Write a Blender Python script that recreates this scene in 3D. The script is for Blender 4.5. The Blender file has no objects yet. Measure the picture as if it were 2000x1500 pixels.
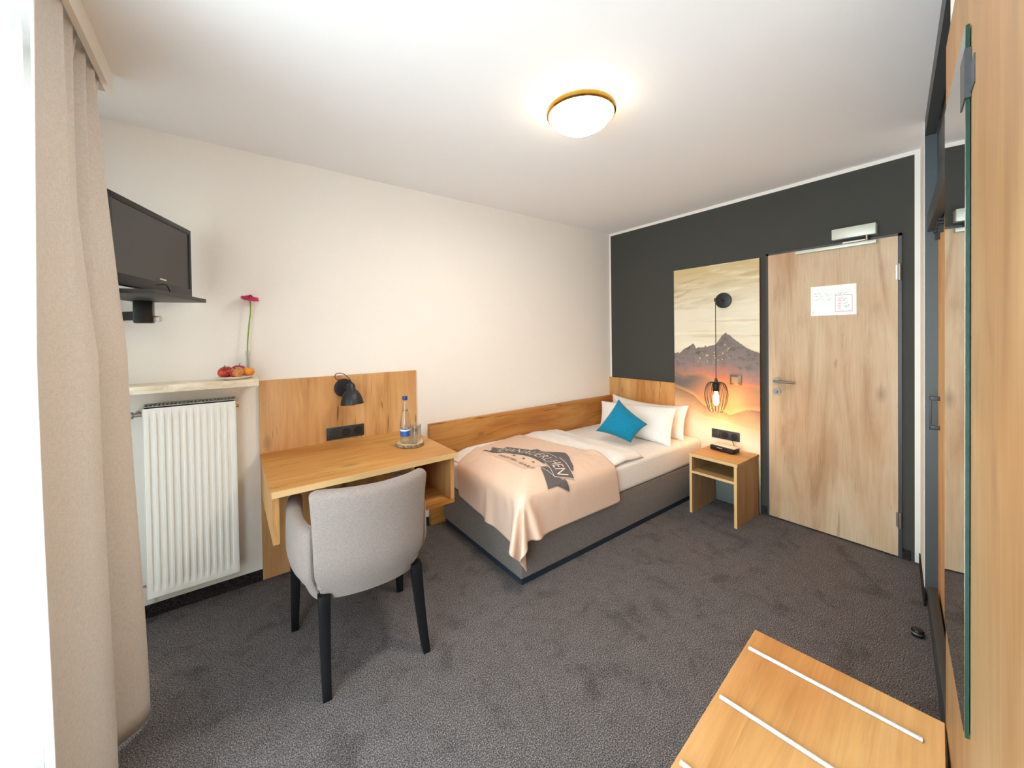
import bpy, bmesh, math, random
from mathutils import Vector, Matrix, noise
from math import sin, cos, pi, radians
S = bpy.context.scene
COL = S.collection

# ------------------------------------------------------------------ camera
YAW, PITCH, ROLL, CAMH = .9283, -.0129, -.0141, 1.4172
Fv = Vector((cos(YAW)*cos(PITCH), sin(YAW)*cos(PITCH), sin(PITCH)))
Rv = Vector((sin(YAW), -cos(YAW), 0)); Uv = Rv.cross(Fv)
R2 = cos(ROLL)*Rv + sin(ROLL)*Uv; U2 = -sin(ROLL)*Rv + cos(ROLL)*Uv
cd = bpy.data.cameras.new('camera'); cam = bpy.data.objects.new('camera', cd); COL.objects.link(cam)
mw = Matrix((R2, U2, -Fv)).transposed().to_4x4(); mw.translation = (0, 0, CAMH); cam.matrix_world = mw
cd.sensor_width = 36; cd.lens = 746.0088/2000*36; cd.shift_y = -(750-666.34)/2000; cd.clip_start = .03
S.camera = cam
S.view_settings.view_transform = 'Standard'; S.view_settings.look = 'None'
S.view_settings.exposure = 0.33; S.view_settings.gamma = 1.0; S.view_settings.use_curve_mapping = False
S.cycles.max_bounces = 14; S.cycles.diffuse_bounces = 8; S.cycles.glossy_bounces = 5; S.cycles.transmission_bounces = 10; S.cycles.transparent_max_bounces = 12
S.cycles.sample_clamp_indirect = 6; S.cycles.use_denoising = True; S.cycles.caustics_reflective = False; S.cycles.caustics_refractive = False
# ------------------------------------------------------------------ sky
W = bpy.data.worlds.new('daylight'); S.world = W; W.use_nodes = True
nt = W.node_tree; nt.nodes.clear()
o_ = nt.nodes.new('ShaderNodeOutputWorld'); b_ = nt.nodes.new('ShaderNodeBackground'); tc = nt.nodes.new('ShaderNodeTexCoord')
sx = nt.nodes.new('ShaderNodeSeparateXYZ'); cr = nt.nodes.new('ShaderNodeValToRGB')
nt.links.new(tc.outputs['Generated'], sx.inputs[0]); nt.links.new(sx.outputs['Z'], cr.inputs[0]); nt.links.new(cr.outputs[0], b_.inputs[0]); nt.links.new(b_.outputs[0], o_.inputs[0])
e = cr.color_ramp.elements; e[0].position = 0.0; e[0].color = (.80, .84, .86, 1); e[1].position = .5; e[1].color = (.93, .97, 1.0, 1)
n_ = e.new(.12); n_.color = (.84, .97, .86, 1)
b_.inputs[1].default_value = 3.2
def area(name, loc, rot, sx_, sy_, power, color, portal=False):
    l = bpy.data.lights.new(name, 'AREA'); l.shape = 'RECTANGLE'; l.size = sx_; l.size_y = sy_; l.energy = power; l.color = color
    o = bpy.data.objects.new(name, l); COL.objects.link(o); o.location = loc; o.rotation_euler = rot
    if portal: l.cycles.is_portal = True
    return o
area('window_daylight', (-.80, .88, 1.10), (0, -pi/2, 0), 1.9, 2.0, 112, (.77, .895, 1.0))

# ------------------------------------------------------------------ helpers
WM = {}
def lin(h):
    if isinstance(h, tuple): return h
    h = h.lstrip('#'); c = [int(h[i:i+2], 16)/255 for i in (0, 2, 4)]
    return tuple(x/12.92 if x <= .04045 else ((x+.055)/1.055)**2.4 for x in c) + (1,)
def thing(name, label, cat, loc=(0, 0, 0), rz=0, group=None):
    o = bpy.data.objects.new(name, None); COL.objects.link(o); o.empty_display_size = .05
    o.location = loc; o.rotation_euler = (0, 0, rz)
    WM[o.name] = Matrix.Translation(Vector(loc)) @ Matrix.Rotation(rz, 4, 'Z')
    o['label'] = label; o['category'] = cat
    if group: o['group'] = group
    return o
def obj(name, bm, m, parent=None, local=False, smooth=None, bevel=0, seg=2, origin=None):
    """links one mesh object; geometry is given in world coordinates unless local"""
    bmesh.ops.recalc_face_normals(bm, faces=bm.faces)
    if bevel:
        es = [e for e in bm.edges if len(e.link_faces) == 2 and e.calc_face_angle() > .6]
        bmesh.ops.bevel(bm, geom=es, offset=bevel, segments=seg, affect='EDGES', profile=.5)
    P = WM.get(parent.name, Matrix()) if parent else Matrix()
    if parent and not local: bmesh.ops.transform(bm, matrix=P.inverted(), verts=bm.verts)
    me = bpy.data.meshes.new(name); 
    if smooth is not None or bevel:
        for f in bm.faces: f.smooth = True
    bm.to_mesh(me); bm.free()
    o = bpy.data.objects.new(name, me); COL.objects.link(o)
    if smooth is not None or bevel:
        me.set_sharp_from_angle(angle=radians(smooth if smooth else 35))
    if isinstance(m, (list, tuple)):
        for x in m: me.materials.append(x)
    else: me.materials.append(m)
    if parent: o.parent = parent; WM[o.name] = P
    elif origin is not None:
        me.transform(Matrix.Translation(-Vector(origin))); o.location = origin; WM[o.name] = Matrix.Translation(Vector(origin))
    return o
def tag(o, label=None, cat=None, group=None, kind=None):
    if label: o['label'] = label
    if cat: o['category'] = cat
    if group: o['group'] = group
    if kind: o['kind'] = kind
    return o
def struct(name, bm, m, parent=None, **k):
    o = obj(name, bm, m, parent, **k)
    if not parent: o['kind'] = 'structure'
    return o
def box(bm, x0, x1, y0, y1, z0, z1, mi=0, M=None):
    vs = [bm.verts.new((x, y, z)) for x in (x0, x1) for y in (y0, y1) for z in (z0, z1)]
    if M:
        for v in vs: v.co = M @ v.co
    for q in ((0, 1, 3, 2), (4, 6, 7, 5), (0, 4, 5, 1), (2, 3, 7, 6), (0, 2, 6, 4), (1, 5, 7, 3)):
        f = bm.faces.new([vs[i] for i in q]); f.material_index = mi
    return vs
def B(*a, **k):
    bm = bmesh.new(); box(bm, *a, **k); return bm
def frame_of(d):
    d = Vector(d).normalized(); a = Vector((0, 0, 1)) if abs(d.z) < .9 else Vector((1, 0, 0))
    u = d.cross(a).normalized(); return u, d.cross(u).normalized()
def tube(bm, pts, r, n=10, caps=True, mi=0, closed=False):
    pts = [Vector(p) for p in pts]; N = len(pts); rs = r if isinstance(r, (list, tuple)) else [r]*N
    rings = []; u = None
    for i, p in enumerate(pts):
        a = pts[(i-1) % N] if (i > 0 or closed) else p; b = pts[(i+1) % N] if (i < N-1 or closed) else p
        d = (b-a).normalized()
        if u is None: u, v = frame_of(d)
        else:
            u = (u - d*u.dot(d)).normalized(); v = d.cross(u)
        rings.append([bm.verts.new(p + rs[i]*(cos(2*pi*k/n)*u + sin(2*pi*k/n)*v)) for k in range(n)])
    for i in range(N if closed else N-1):
        A, C = rings[i], rings[(i+1) % N]
        for k in range(n):
            f = bm.faces.new((A[k], A[(k+1) % n], C[(k+1) % n], C[k])); f.material_index = mi
    if caps and not closed:
        bm.faces.new(rings[0][::-1]).material_index = mi; bm.faces.new(rings[-1]).material_index = mi
def cyl(bm, p0, p1, r, n=24, r1=None, mi=0):
    tube(bm, [p0, p1], [r, r if r1 is None else r1], n, mi=mi)
def lathe(bm, prof, c=(0, 0, 0), n=32, M=None, mi=0, arc=None):
    rings = []
    for (r, z) in prof:
        if r < 1e-5: rings.append([bm.verts.new((0, 0, z))])
        else: rings.append([bm.verts.new((r*cos(2*pi*k/n), r*sin(2*pi*k/n), z)) for k in range(n)])
    for A, C in zip(rings, rings[1:]):
        for k in range(n):
            a, b = A[k % len(A)], A[(k+1) % len(A)]; c2, d = C[(k+1) % len(C)], C[k % len(C)]
            q = []
            for v in (a, b, c2, d):
                if v not in q: q.append(v)
            if len(q) > 2: bm.faces.new(q).material_index = mi
    T = Matrix.Translation(Vector(c)) @ (M if M else Matrix())
    for R in rings:
        for v in R: v.co = T @ v.co
def grid(bm, nu, nv, f, mi=0, closeu=False):
    G = [[bm.verts.new(f(i/nu, j/nv)) for j in range(nv+1)] for i in range(nu+1)]
    for i in range(nu):
        for j in range(nv): bm.faces.new((G[i][j], G[i+1][j], G[i+1][j+1], G[i][j+1])).material_index = mi
    return G
def catmull(P, n):
    P = [Vector(p) for p in P]; out = []
    for i in range(len(P)-1):
        a, b, c, d = P[max(i-1, 0)], P[i], P[i+1], P[min(i+2, len(P)-1)]
        for k in range(n):
            t = k/n; out.append(.5*((2*b)+(c-a)*t+(2*a-5*b+4*c-d)*t*t+(3*b-a-3*c+d)*t**3))
    out.append(P[-1]); return out
def sstep(t): t = max(0, min(1, t)); return t*t*(3-2*t)
def align(d):   # matrix turning +Z onto d
    return Vector(d).to_track_quat('Z', 'Y').to_matrix().to_4x4()

# ------------------------------------------------------------------ materials
def mat(name, color=(.8, .8, .8, 1), rough=.5, metal=0, spec=.5, **k):
    m = bpy.data.materials.new(name); m.use_nodes = True; p = m.node_tree.nodes['Principled BSDF']
    if isinstance(color, str): color = lin(color)
    p.inputs['Base Color'].default_value = color; p.inputs['Roughness'].default_value = rough; p.inputs['Metallic'].default_value = metal
    p.inputs['Specular IOR Level'].default_value = spec
    for a, v in k.items(): p.inputs[a.replace('_', ' ')].default_value = v
    return m
def N(m, t, **k):
    n = m.node_tree.nodes.new(t)
    for a, v in k.items():
        if a.startswith('i_'): n.inputs[a[2:]].default_value = v
        else: setattr(n, a, v)
    return n
def L(m, a, b): m.node_tree.links.new(a, b)
def coords(m, scale=(1, 1, 1), loc=(0, 0, 0), kind='Object'):
    t = N(m, 'ShaderNodeTexCoord'); mp = N(m, 'ShaderNodeMapping'); mp.inputs['Scale'].default_value = scale; mp.inputs['Location'].default_value = loc
    L(m, t.outputs[kind], mp.inputs[0]); return mp.outputs[0]
def noise_(m, vec, scale, detail=3, rough=.5, dist=0):
    n = N(m, 'ShaderNodeTexNoise'); n.inputs['Scale'].default_value = scale; n.inputs['Detail'].default_value = detail; n.inputs['Roughness'].default_value = rough; n.inputs['Distortion'].default_value = dist
    L(m, vec, n.inputs['Vector']); return n.outputs[0]
def ramp(m, fac, stops):
    r = N(m, 'ShaderNodeValToRGB'); e = r.color_ramp.elements
    while len(e) < len(stops): e.new(.5)
    for el, (p, c) in zip(e, stops): el.position = p; el.color = lin(c) if isinstance(c, str) else c
    L(m, fac, r.inputs[0]); return r.outputs[0]
def mixc(m, fac, a, b, mode='MIX'):
    x = N(m, 'ShaderNodeMix'); x.data_type = 'RGBA'; x.blend_type = mode
    for s, v in ((x.inputs[0], fac), (x.inputs[6], a), (x.inputs[7], b)):
        if hasattr(v, 'is_linked'): L(m, v, s)
        else: s.default_value = v
    return x.outputs[2]
def bump(m, h, strength=.2, dist=.002):
    b = N(m, 'ShaderNodeBump'); b.inputs['Strength'].default_value = strength; b.inputs['Distance'].default_value = dist
    L(m, h, b.inputs['Height']); L(m, b.outputs[0], m.node_tree.nodes['Principled BSDF'].inputs['Normal'])
def base(m, c): L(m, c, m.node_tree.nodes['Principled BSDF'].inputs['Base Color'])
def g3(v): return (v, v, v, 1)

def oak(name, axis, c_light='#dfb781', c_mid='#d3a76e', c_dark='#b88a55', off=0, knots=1.0, rough=.5):
    m = mat(name, rough=rough, spec=.3)
    st = [7, 7, 7]; st['xyz'.index(axis)] = .9
    n1 = noise_(m, coords(m, tuple(st), (off, off*1.7, off*.6)), 1.2, 6, .6, 1.2)
    col = ramp(m, n1, [(.28, c_dark), (.47, c_mid), (.70, c_light)])
    st2 = [70, 70, 70]; st2['xyz'.index(axis)] = 2.0
    fine = noise_(m, coords(m, tuple(st2)), 1.6, 3, .6)
    col = mixc(m, .22, col, ramp(m, fine, [(.35, g3(.55)), (.6, g3(1))]), 'MULTIPLY')
    st3 = [2.2, 2.2, 2.2]; st3['xyz'.index(axis)] = 1.0
    tone = noise_(m, coords(m, tuple(st3), (off+3, 1, 2)), 1.2, 3)
    col = mixc(m, .55, col, ramp(m, tone, [(.35, '#dfb184'), (.62, '#ffffff')]), 'MULTIPLY')
    # knots and drying cracks
    st4 = [6.5, 6.5, 6.5]; st4['xyz'.index(axis)] = 3.2
    vo = N(m, 'ShaderNodeTexVoronoi'); vo.inputs['Scale'].default_value = 1.0
    L(m, coords(m, tuple(st4), (off*2+.3, off, .7)), vo.inputs['Vector'])
    kn = ramp(m, vo.outputs['Distance'], [(.02, g3(.16)), (.09, g3(.5)), (.22, g3(1))])
    msk = ramp(m, noise_(m, coords(m, (2.4, 2.4, 2.4), (off, 0, 5)), 1.6, 1), [(.47, g3(0)), (.53, g3(1))])
    mk = N(m, 'ShaderNodeMath', operation='MULTIPLY'); L(m, msk, mk.inputs[0]); mk.inputs[1].default_value = .8*knots
    col = mixc(m, mk.outputs[0], col, kn, 'MULTIPLY')
    st5 = [30, 30, 30]; st5['xyz'.index(axis)] = 2.4
    cr = ramp(m, noise_(m, coords(m, tuple(st5), (off*3, 2, off)), 1.0, 2, .5, 1.2), [(.27, g3(.3)), (.32, g3(1))])
    col = mixc(m, .75*knots, col, cr, 'MULTIPLY')
    base(m, col); bump(m, fine, .08, .001)
    return m
OAKX = oak('oak_grain_x', 'x', off=1.3); OAKY = oak('oak_grain_y', 'y', off=4.1); OAKZ = oak('oak_grain_z', 'z', off=2.2, knots=.25)
OAKE = mat('oak_edge_band', '#dcb884', .5); 
DOORWOOD = oak('pale_oak_door', 'z', '#d2bda2', '#c7af92', '#b09678', off=7.7, knots=.55)
PANELWOOD = oak('pale_oak_panel', 'z', (.43, .28, .14, 1), (.38, .235, .11, 1), (.29, .17, .08, 1), off=9.4, knots=.3)

WALL = mat('white_plaster', (.86, .83, .79, 1), .9, spec=.2)
v = coords(WALL); h = noise_(WALL, v, 85, 5, .65); bump(WALL, h, .35, .004)
CEIL = mat('white_ceiling', (.86, .86, .87, 1), .95, spec=.1); bump(CEIL, noise_(CEIL, coords(CEIL), 120, 3), .15, .002)
WHITE = mat('white_lacquer', '#efefec', .35); CREAM = mat('cream_lacquer', '#ece6de', .5)
# dark painted wall with the unpainted white margin left along ceiling and corners
DARKW = mat('anthracite_wall_paint', '#4a4a46', .85, spec=.25)
tcx = N(DARKW, 'ShaderNodeTexCoord'); sp = N(DARKW, 'ShaderNodeSeparateXYZ'); L(DARKW, tcx.outputs['Object'], sp.inputs[0])
def cmp(m, s, v, op):
    n = N(m, 'ShaderNodeMath', operation=op); L(m, s, n.inputs[0]); n.inputs[1].default_value = v; return n.outputs[0]
def mx(m, a, b):
    n = N(m, 'ShaderNodeMath', operation='MAXIMUM'); L(m, a, n.inputs[0]); L(m, b, n.inputs[1]); return n.outputs[0]
mk = mx(DARKW, cmp(DARKW, sp.outputs['Z'], 2.482, 'GREATER_THAN'), mx(DARKW, cmp(DARKW, sp.outputs['Y'], 2.672, 'GREATER_THAN'), cmp(DARKW, sp.outputs['Y'], .392, 'LESS_THAN')))
base(DARKW, mixc(DARKW, mk, lin('#454541'), lin('#ebe6df'))); bump(DARKW, noise_(DARKW, coords(DARKW), 90, 4), .2, .003)
CARPET = mat('charcoal_carpet', '#55504f', 1, spec=.05)
v = coords(CARPET); sp1 = noise_(CARPET, v, 225, 3, .8); sp2 = noise_(CARPET, v, 5.5, 4, .65, .4); sp3 = noise_(CARPET, v, 14, 3, .6)
c1 = ramp(CARPET, sp1, [(.34, (.022, .020, .022, 1)), (.5, (.135, .124, .126, 1)), (.64, (.46, .425, .425, 1))])
c1 = mixc(CARPET, .5, c1, ramp(CARPET, sp2, [(.34, g3(.45)), (.47, g3(1))]), 'MULTIPLY')
base(CARPET, mixc(CARPET, .3, c1, ramp(CARPET, sp3, [(.3, g3(.55)), (.6, g3(1))]), 'MULTIPLY')); bump(CARPET, sp1, .9, .006)
SKIRT = mat('dark_carpet_strip', '#2c292b', .95, spec=.1); base(SKIRT, ramp(SKIRT, noise_(SKIRT, coords(SKIRT), 160, 2), [(.35, '#1c1a1c'), (.65, '#3d393a')]))
def fabric(name, c, dark=.8, scale=420, rough=.9, b=.3, sheen=.2):
    m = mat(name, c, rough, spec=.15); m.node_tree.nodes['Principled BSDF'].inputs['Sheen Weight'].default_value = sheen
    a = noise_(m, coords(m, (1, 1, .25)), scale, 2, .6); d = noise_(m, coords(m, (.25, .25, 1)), scale, 2, .6)
    x = N(m, 'ShaderNodeMath', operation='ADD'); L(m, a, x.inputs[0]); L(m, d, x.inputs[1])
    mm = N(m, 'ShaderNodeMath', operation='MULTIPLY'); L(m, x.outputs[0], mm.inputs[0]); mm.inputs[1].default_value = .5
    base(m, mixc(m, 1.0, lin(c), ramp(m, mm.outputs[0], [(.38, g3(dark**2)), (.6, g3(1))]), 'MULTIPLY')); bump(m, mm.outputs[0], b, .002)
    return m
CHAIRF = fabric('taupe_tweed', (.30, .25, .23, 1), .88, 420)
BEDF = fabric('grey_brown_upholstery', '#78706b', .82, 260)
CURT = fabric('beige_curtain_cloth', (.74, .69, .64, 1), .93, 300, b=.15)
def translucent(m, w, col):
    t = m.node_tree; p = t.nodes['Principled BSDF']; o = [n for n in t.nodes if n.type == 'OUTPUT_MATERIAL'][0]
    tl = t.nodes.new('ShaderNodeBsdfTranslucent'); tl.inputs[0].default_value = lin(col); mi = t.nodes.new('ShaderNodeMixShader'); mi.inputs[0].default_value = w
    t.links.new(p.outputs[0], mi.inputs[1]); t.links.new(tl.outputs[0], mi.inputs[2]); t.links.new(mi.outputs[0], o.inputs[0])
translucent(CURT, .04, (.7, .62, .5, 1))
LINEN = fabric('white_cotton', '#f3eeea', .97, 200, b=.1, sheen=.1)
TEAL = fabric('teal_cushion_cloth', '#1286ab', .85, 260)
BLANK = fabric('apricot_satin_blanket', (.78, .56, .43, 1), .97, 300, rough=.42, b=.08); BLANK.node_tree.nodes['Principled BSDF'].inputs['Specular IOR Level'].default_value = .5
PRINT = mat('grey_print', '#5e595b', .6); PRINTL = mat('light_print', '#e6d3c6', .6); PRINTB = mat('brown_print', '#6a5144', .6)
BLACK = mat('matt_black_metal', '#1c1d20', .45, spec=.5); BLKPL = mat('black_plastic', '#17181a', .4); LEG = mat('black_stained_wood', '#0b0d12', .5, spec=.3)
NAVY = mat('dark_blue_plinth', '#1f2a38', .6); ANTH = mat('anthracite_laminate', '#3b3f42', .45); ANTHL = mat('blue_grey_laminate', (.072, .085, .096, 1), .45)
SCREEN = mat('switched_off_screen', '#3c3c3d', .28, spec=.5); SOCK = mat('anthracite_socket_plastic', '#2d3136', .45); SOCKD = mat('socket_recess', '#111214', .5)
STEEL = mat('brushed_steel', '#a09c96', .35, 1); ALU = mat('anodised_aluminium', '#e3e1dd', .38, .85); BRASS = mat('polished_brass', '#c79a45', .14, 1)
SILVER = mat('silver_paint', '#c9cdc3', .45, .3); RADW = mat('radiator_enamel', '#e9e9e6', .35)
MIRROR = mat('mirror_silver', '#e6eae8', .02, 1); GLEDGE = mat('green_glass_edge', '#1d4038', .15)
def glass(name, tint=(1, 1, 1, 1), refl=.06, rough=0):
    m = bpy.data.materials.new(name); m.use_nodes = True; t = m.node_tree; t.nodes.clear()
    o = t.nodes.new('ShaderNodeOutputMaterial'); mi = t.nodes.new('ShaderNodeMixShader'); tr = t.nodes.new('ShaderNodeBsdfTransparent'); gl = t.nodes.new('ShaderNodeBsdfGlossy')
    fr = t.nodes.new('ShaderNodeLayerWeight'); fr.inputs[0].default_value = .35; tr.inputs[0].default_value = tint; gl.inputs['Roughness'].default_value = .03
    mul = t.nodes.new('ShaderNodeMath'); mul.operation = 'MULTIPLY_ADD'; mul.inputs[1].default_value = .8; mul.inputs[2].default_value = refl
    t.links.new(fr.outputs['Facing'], mul.inputs[0]); t.links.new(mul.outputs[0], mi.inputs[0]); t.links.new(tr.outputs[0], mi.inputs[1]); t.links.new(gl.outputs[0], mi.inputs[2]); t.links.new(mi.outputs[0], o.inputs[0])
    return m
GLASS = glass('clear_glass', (.93, .95, .95, 1)); PANE = glass('window_glass', (.97, .99, .98, 1), .02)
def emis(name, color, s):
    m = mat(name, color); p = m.node_tree.nodes['Principled BSDF']; p.inputs['Emission Color'].default_value = color; p.inputs['Emission Strength'].default_value = s; return m
LAMPG = emis('lit_opal_glass', (1, .88, .70, 1), 12); BULB = emis('glowing_filament_bulb', (1, .62, .22, 1), 26)
SHEER = bpy.data.materials.new('sheer_voile'); SHEER.use_nodes = True; t = SHEER.node_tree; t.nodes.clear()
o = t.nodes.new('ShaderNodeOutputMaterial'); m1 = t.nodes.new('ShaderNodeMixShader'); tr = t.nodes.new('ShaderNodeBsdfTransparent'); tl = t.nodes.new('ShaderNodeBsdfTranslucent'); tl.inputs[0].default_value = (.97, .98, .98, 1)
m1.inputs[0].default_value = .42; t.links.new(tr.outputs[0], m1.inputs[1]); t.links.new(tl.outputs[0], m1.inputs[2]); t.links.new(m1.outputs[0], o.inputs[0])
# ------------------------------------------------------------------ room
LX, WY, H = 3.352, 2.69, 2.507          # dark wall x, white wall y, ceiling
TH = .142                               # the right wall is about 8 degrees out of square
XW = -.65
def RF(s, t, z=0):                      # right wall frame -> world
    return Vector((s*cos(TH)+t*sin(TH), s*sin(TH)-t*cos(TH), z))
MR = Matrix.Rotation(TH, 4, 'Z')
def RB(bm, s0, s1, t0, t1, z0, z1, mi=0): box(bm, s0, s1, -t1, -t0, z0, z1, mi, M=MR)
struct('floor', B(XW-.1, LX+.1, -.9, WY+.1, -.05, 0), CARPET)
struct('ceiling', B(XW-.1, LX+.1, -.9, WY+.1, H, H+.05), CEIL)
struct('wall_left', B(XW-.1, LX+.1, WY, WY+.1, 0, H), WALL)
bm = bmesh.new(); box(bm, LX, LX+.1, -.9, WY+.1, 0, H)
struct('wall_back', bm, DARKW)
# window wall with its opening
bm = bmesh.new()
wy0, wy1, wz0, wz1 = -.12, 2.42, .06, 2.40
for a in ((XW-.12, XW, -.9, wy0, 0, H), (XW-.12, XW, wy1, WY+.1, 0, H), (XW-.12, XW, wy0, wy1, 0, wz0), (XW-.12, XW, wy0, wy1, wz1, H)): box(bm, *a)
struct('wall_window', bm, WALL)
# right wall: stretch by the door, then the recess of the wardrobe, then on beside the camera
bm = bmesh.new()
RB(bm, 2.95, 3.56, .11, .17, 0, H); RB(bm, -.75, 1.62, .11, .17, 0, H); RB(bm, 1.62, 2.95, .62, .68, 0, H)
RB(bm, 2.93, 2.99, .17, .68, 0, H); RB(bm, 1.58, 1.62, .17, .68, 0, H)
struct('wall_right', bm, WALL)
bm = bmesh.new(); box(bm, -.05, 0.12, WY-.012, WY, 0, .062) if False else None
box(bm, XW, 1.2, WY-.012, WY, 0, .062)
struct('baseboard_left', bm, SKIRT)
bm = bmesh.new(); box(bm, LX-.012, LX, .41, .46, 0, .062); box(bm, LX-.012, LX, 1.165, 1.22, 0, .062)
struct('baseboard_back', bm, SKIRT)
bm = bmesh.new(); RB(bm, 2.86, 3.42, .104, .11, 0, .062)
struct('baseboard_right', bm, SKIRT)
# window
bm = bmesh.new(); X0, X1 = XW-.09, XW-.03
for a in ((wy0, wy0+.06, wz0, wz1), (wy1-.06, wy1, wz0, wz1), (wy0, wy1, wz0, wz0+.06), (wy0, wy1, wz1-.06, wz1), (1.10, 1.20, wz0, wz1)): box(bm, X0, X1, a[0], a[1], a[2], a[3])
w = struct('window_1', bm, WHITE)
obj('pane', B(X0+.025, X0+.031, wy0+.06, 1.10, wz0+.06, wz1-.06), PANE, w); obj('pane', B(X0+.025, X0+.031, 1.20, wy1-.06, wz0+.06, wz1-.06), PANE, w)
# pelmet
bm = bmesh.new(); box(bm, -.368, -.35, -.12, 2.222, 2.42, H); box(bm, XW, -.368, 2.204, 2.222, 2.42, H)
struct('trim_1', bm, CREAM)

# ------------------------------------------------------------------ room door in the dark wall
bm = bmesh.new(); fx = LX-.014
box(bm, fx, LX, .445, .461, 0, 2.02); box(bm, fx, LX, 1.166, 1.182, 0, 2.02); box(bm, fx, LX, .445, 1.182, 2.004, 2.02)
d1 = struct('door_1', bm, ANTH)
dleaf = obj('door_leaf', B(LX-.022, LX, .461, 1.166, .012, 2.004), DOORWOOD, d1)
hb = bmesh.new(); hx = LX-.022
cyl(hb, (hx, 1.112, 1.05), (hx-.010, 1.112, 1.05), .026); tube(hb, [(hx-.008, 1.112, 1.05), (hx-.045, 1.112, 1.05), (hx-.052, 1.105, 1.05), (hx-.052, .985, 1.05)], .0085, 10)
obj('handle', hb, STEEL, dleaf, smooth=40)
hb = bmesh.new(); cyl(hb, (hx, 1.112, .972), (hx-.010, 1.112, .972), .026); cyl(hb, (hx-.01, 1.112, .972), (hx-.03, 1.112, .972), .013, r1=.011); box(hb, hx-.038, hx-.03, 1.100, 1.124, .968, .976)
obj('lock', hb, STEEL, dleaf, smooth=40)
for zz in (1.78, .24):
    hb = bmesh.new(); cyl(hb, (fx-.012, .454, zz-.05), (fx-.012, .454, zz+.05), .008, 12); box(hb, fx-.012, fx, .447, .470, zz-.045, zz+.045)
    obj('hinge', hb, STEEL, d1, smooth=40)
cb = bmesh.new(); box(cb, LX-.060, LX-.0, .555, .775, 2.035, 2.105); c_ = obj('closer_body', cb, SILVER, d1, bevel=.003)
cb = bmesh.new(); box(cb, LX-.048, LX-.022, .555, .985, 1.978, 2.000); obj('closer_rail', cb, SILVER, d1, bevel=.002)
cb = bmesh.new(); cyl(cb, (LX-.042, .60, 2.0), (LX-.042, .60, 2.036), .008, 12); box(cb, LX-.046, LX-.036, .60, .72, 2.004, 2.012); obj('closer_arm', cb, STEEL, c_, smooth=40)
# evacuation plan
ev = thing('evacuation_plan', 'white printed escape route plan stuck on the oak room door', 'notice', (LX-.022, .777, 1.52))
PAPER = mat('paper', '#eef3f6', .6)
px_ = LX-.0235
sh_ = obj('sheet', B(px_, LX-.022, .655, .900, 1.530, 1.735), PAPER, ev)
def sheetmat(c): return mat('ink_'+c, '#'+c, .7)
bm = bmesh.new(); e_ = px_-.0006
box(bm, e_, px_, .675, .677, 1.555, 1.665); box(bm, e_, px_, .763, .765, 1.555, 1.665); box(bm, e_, px_, .675, .765, 1.553, 1.556); box(bm, e_, px_, .675, .765, 1.663, 1.666)
for k in range(7): box(bm, e_, px_, .735, .75, 1.57+k*.012, 1.573+k*.012)
obj('print', bm, sheetmat('d07f8b'), sh_)
bm = bmesh.new(); random.seed(4)
for k in range(26):
    y = random.uniform(.78, .875); z = random.uniform(1.63, 1.695); box(bm, e_, px_, y, y+random.uniform(.003, .012), z, z+.002)
for k in range(10):
    y = random.uniform(.69, .73); z = random.uniform(1.575, 1.64); box(bm, e_, px_, y, y+.006, z, z+.004)
obj('print', bm, sheetmat('7fae9a'), sh_)
bm = bmesh.new()
for k in range(18):
    y = random.uniform(.68, .76); z = random.choice([1.672, 1.678, 1.559]) if k < 10 else random.uniform(1.57, 1.65); box(bm, e_, px_, y, y+random.uniform(.003, .008), z, z+.0025)
for k in range(6): box(bm, e_, px_, .885-(k % 2)*.006, .889-(k % 2)*.006, 1.542+k*.006, 1.544+k*.006)
obj('print', bm, sheetmat('7a7f8c'), sh_)

# ------------------------------------------------------------------ mural board
MY0, MY1, MZ = 1.226, 1.934, 2.0
ridge = [(0, 1.24), (.05, 1.25), (.07, 1.24), (.13, 1.28), (.19, 1.30), (.24, 1.325), (.26, 1.325), (.29, 1.285), (.32, 1.30), (.34, 1.295), (.39, 1.30), (.405, 1.315), (.42, 1.30), (.45, 1.31), (.52, 1.32), (.55, 1.345), (.59, 1.39), (.625, 1.415), (.645, 1.425), (.66, 1.41), (.69, 1.40), (.74, 1.365), (.79, 1.34), (.85, 1.305), (.92, 1.28), (1.01, 1.255)]
r2 = [(0, 1.09), (.12, 1.05), (.24, 1.065), (.36, 1.08), (.48, 1.05), (.7, 1.02), (1.01, 1.0)]
r3 = [(0, .93), (.15, .90), (.25, .87), (.38, .79), (.5, .77), (.6, .765), (.68, .735), (.76, .765), (.87, .80), (1.01, .805)]
r4 = [(0, .80), (.2, .76), (.4, .70), (.6, .69), (.8, .66), (1.01, .65)]
def ip(T, s):
    for (a, b), (c, d) in zip(T, T[1:]):
        if s <= c: return b+(d-b)*(s-a)/(c-a)
    return T[-1][1]
def mixv(a, b, t): t = max(0, min(1, t)); return tuple(x+(y-x)*t for x, y in zip(a, b))
def hx3(h): return lin(h)[:3]
cT, cP, cBr = hx3('#c9b486'), hx3('#e2dac4'), hx3('#a98558')
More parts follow.
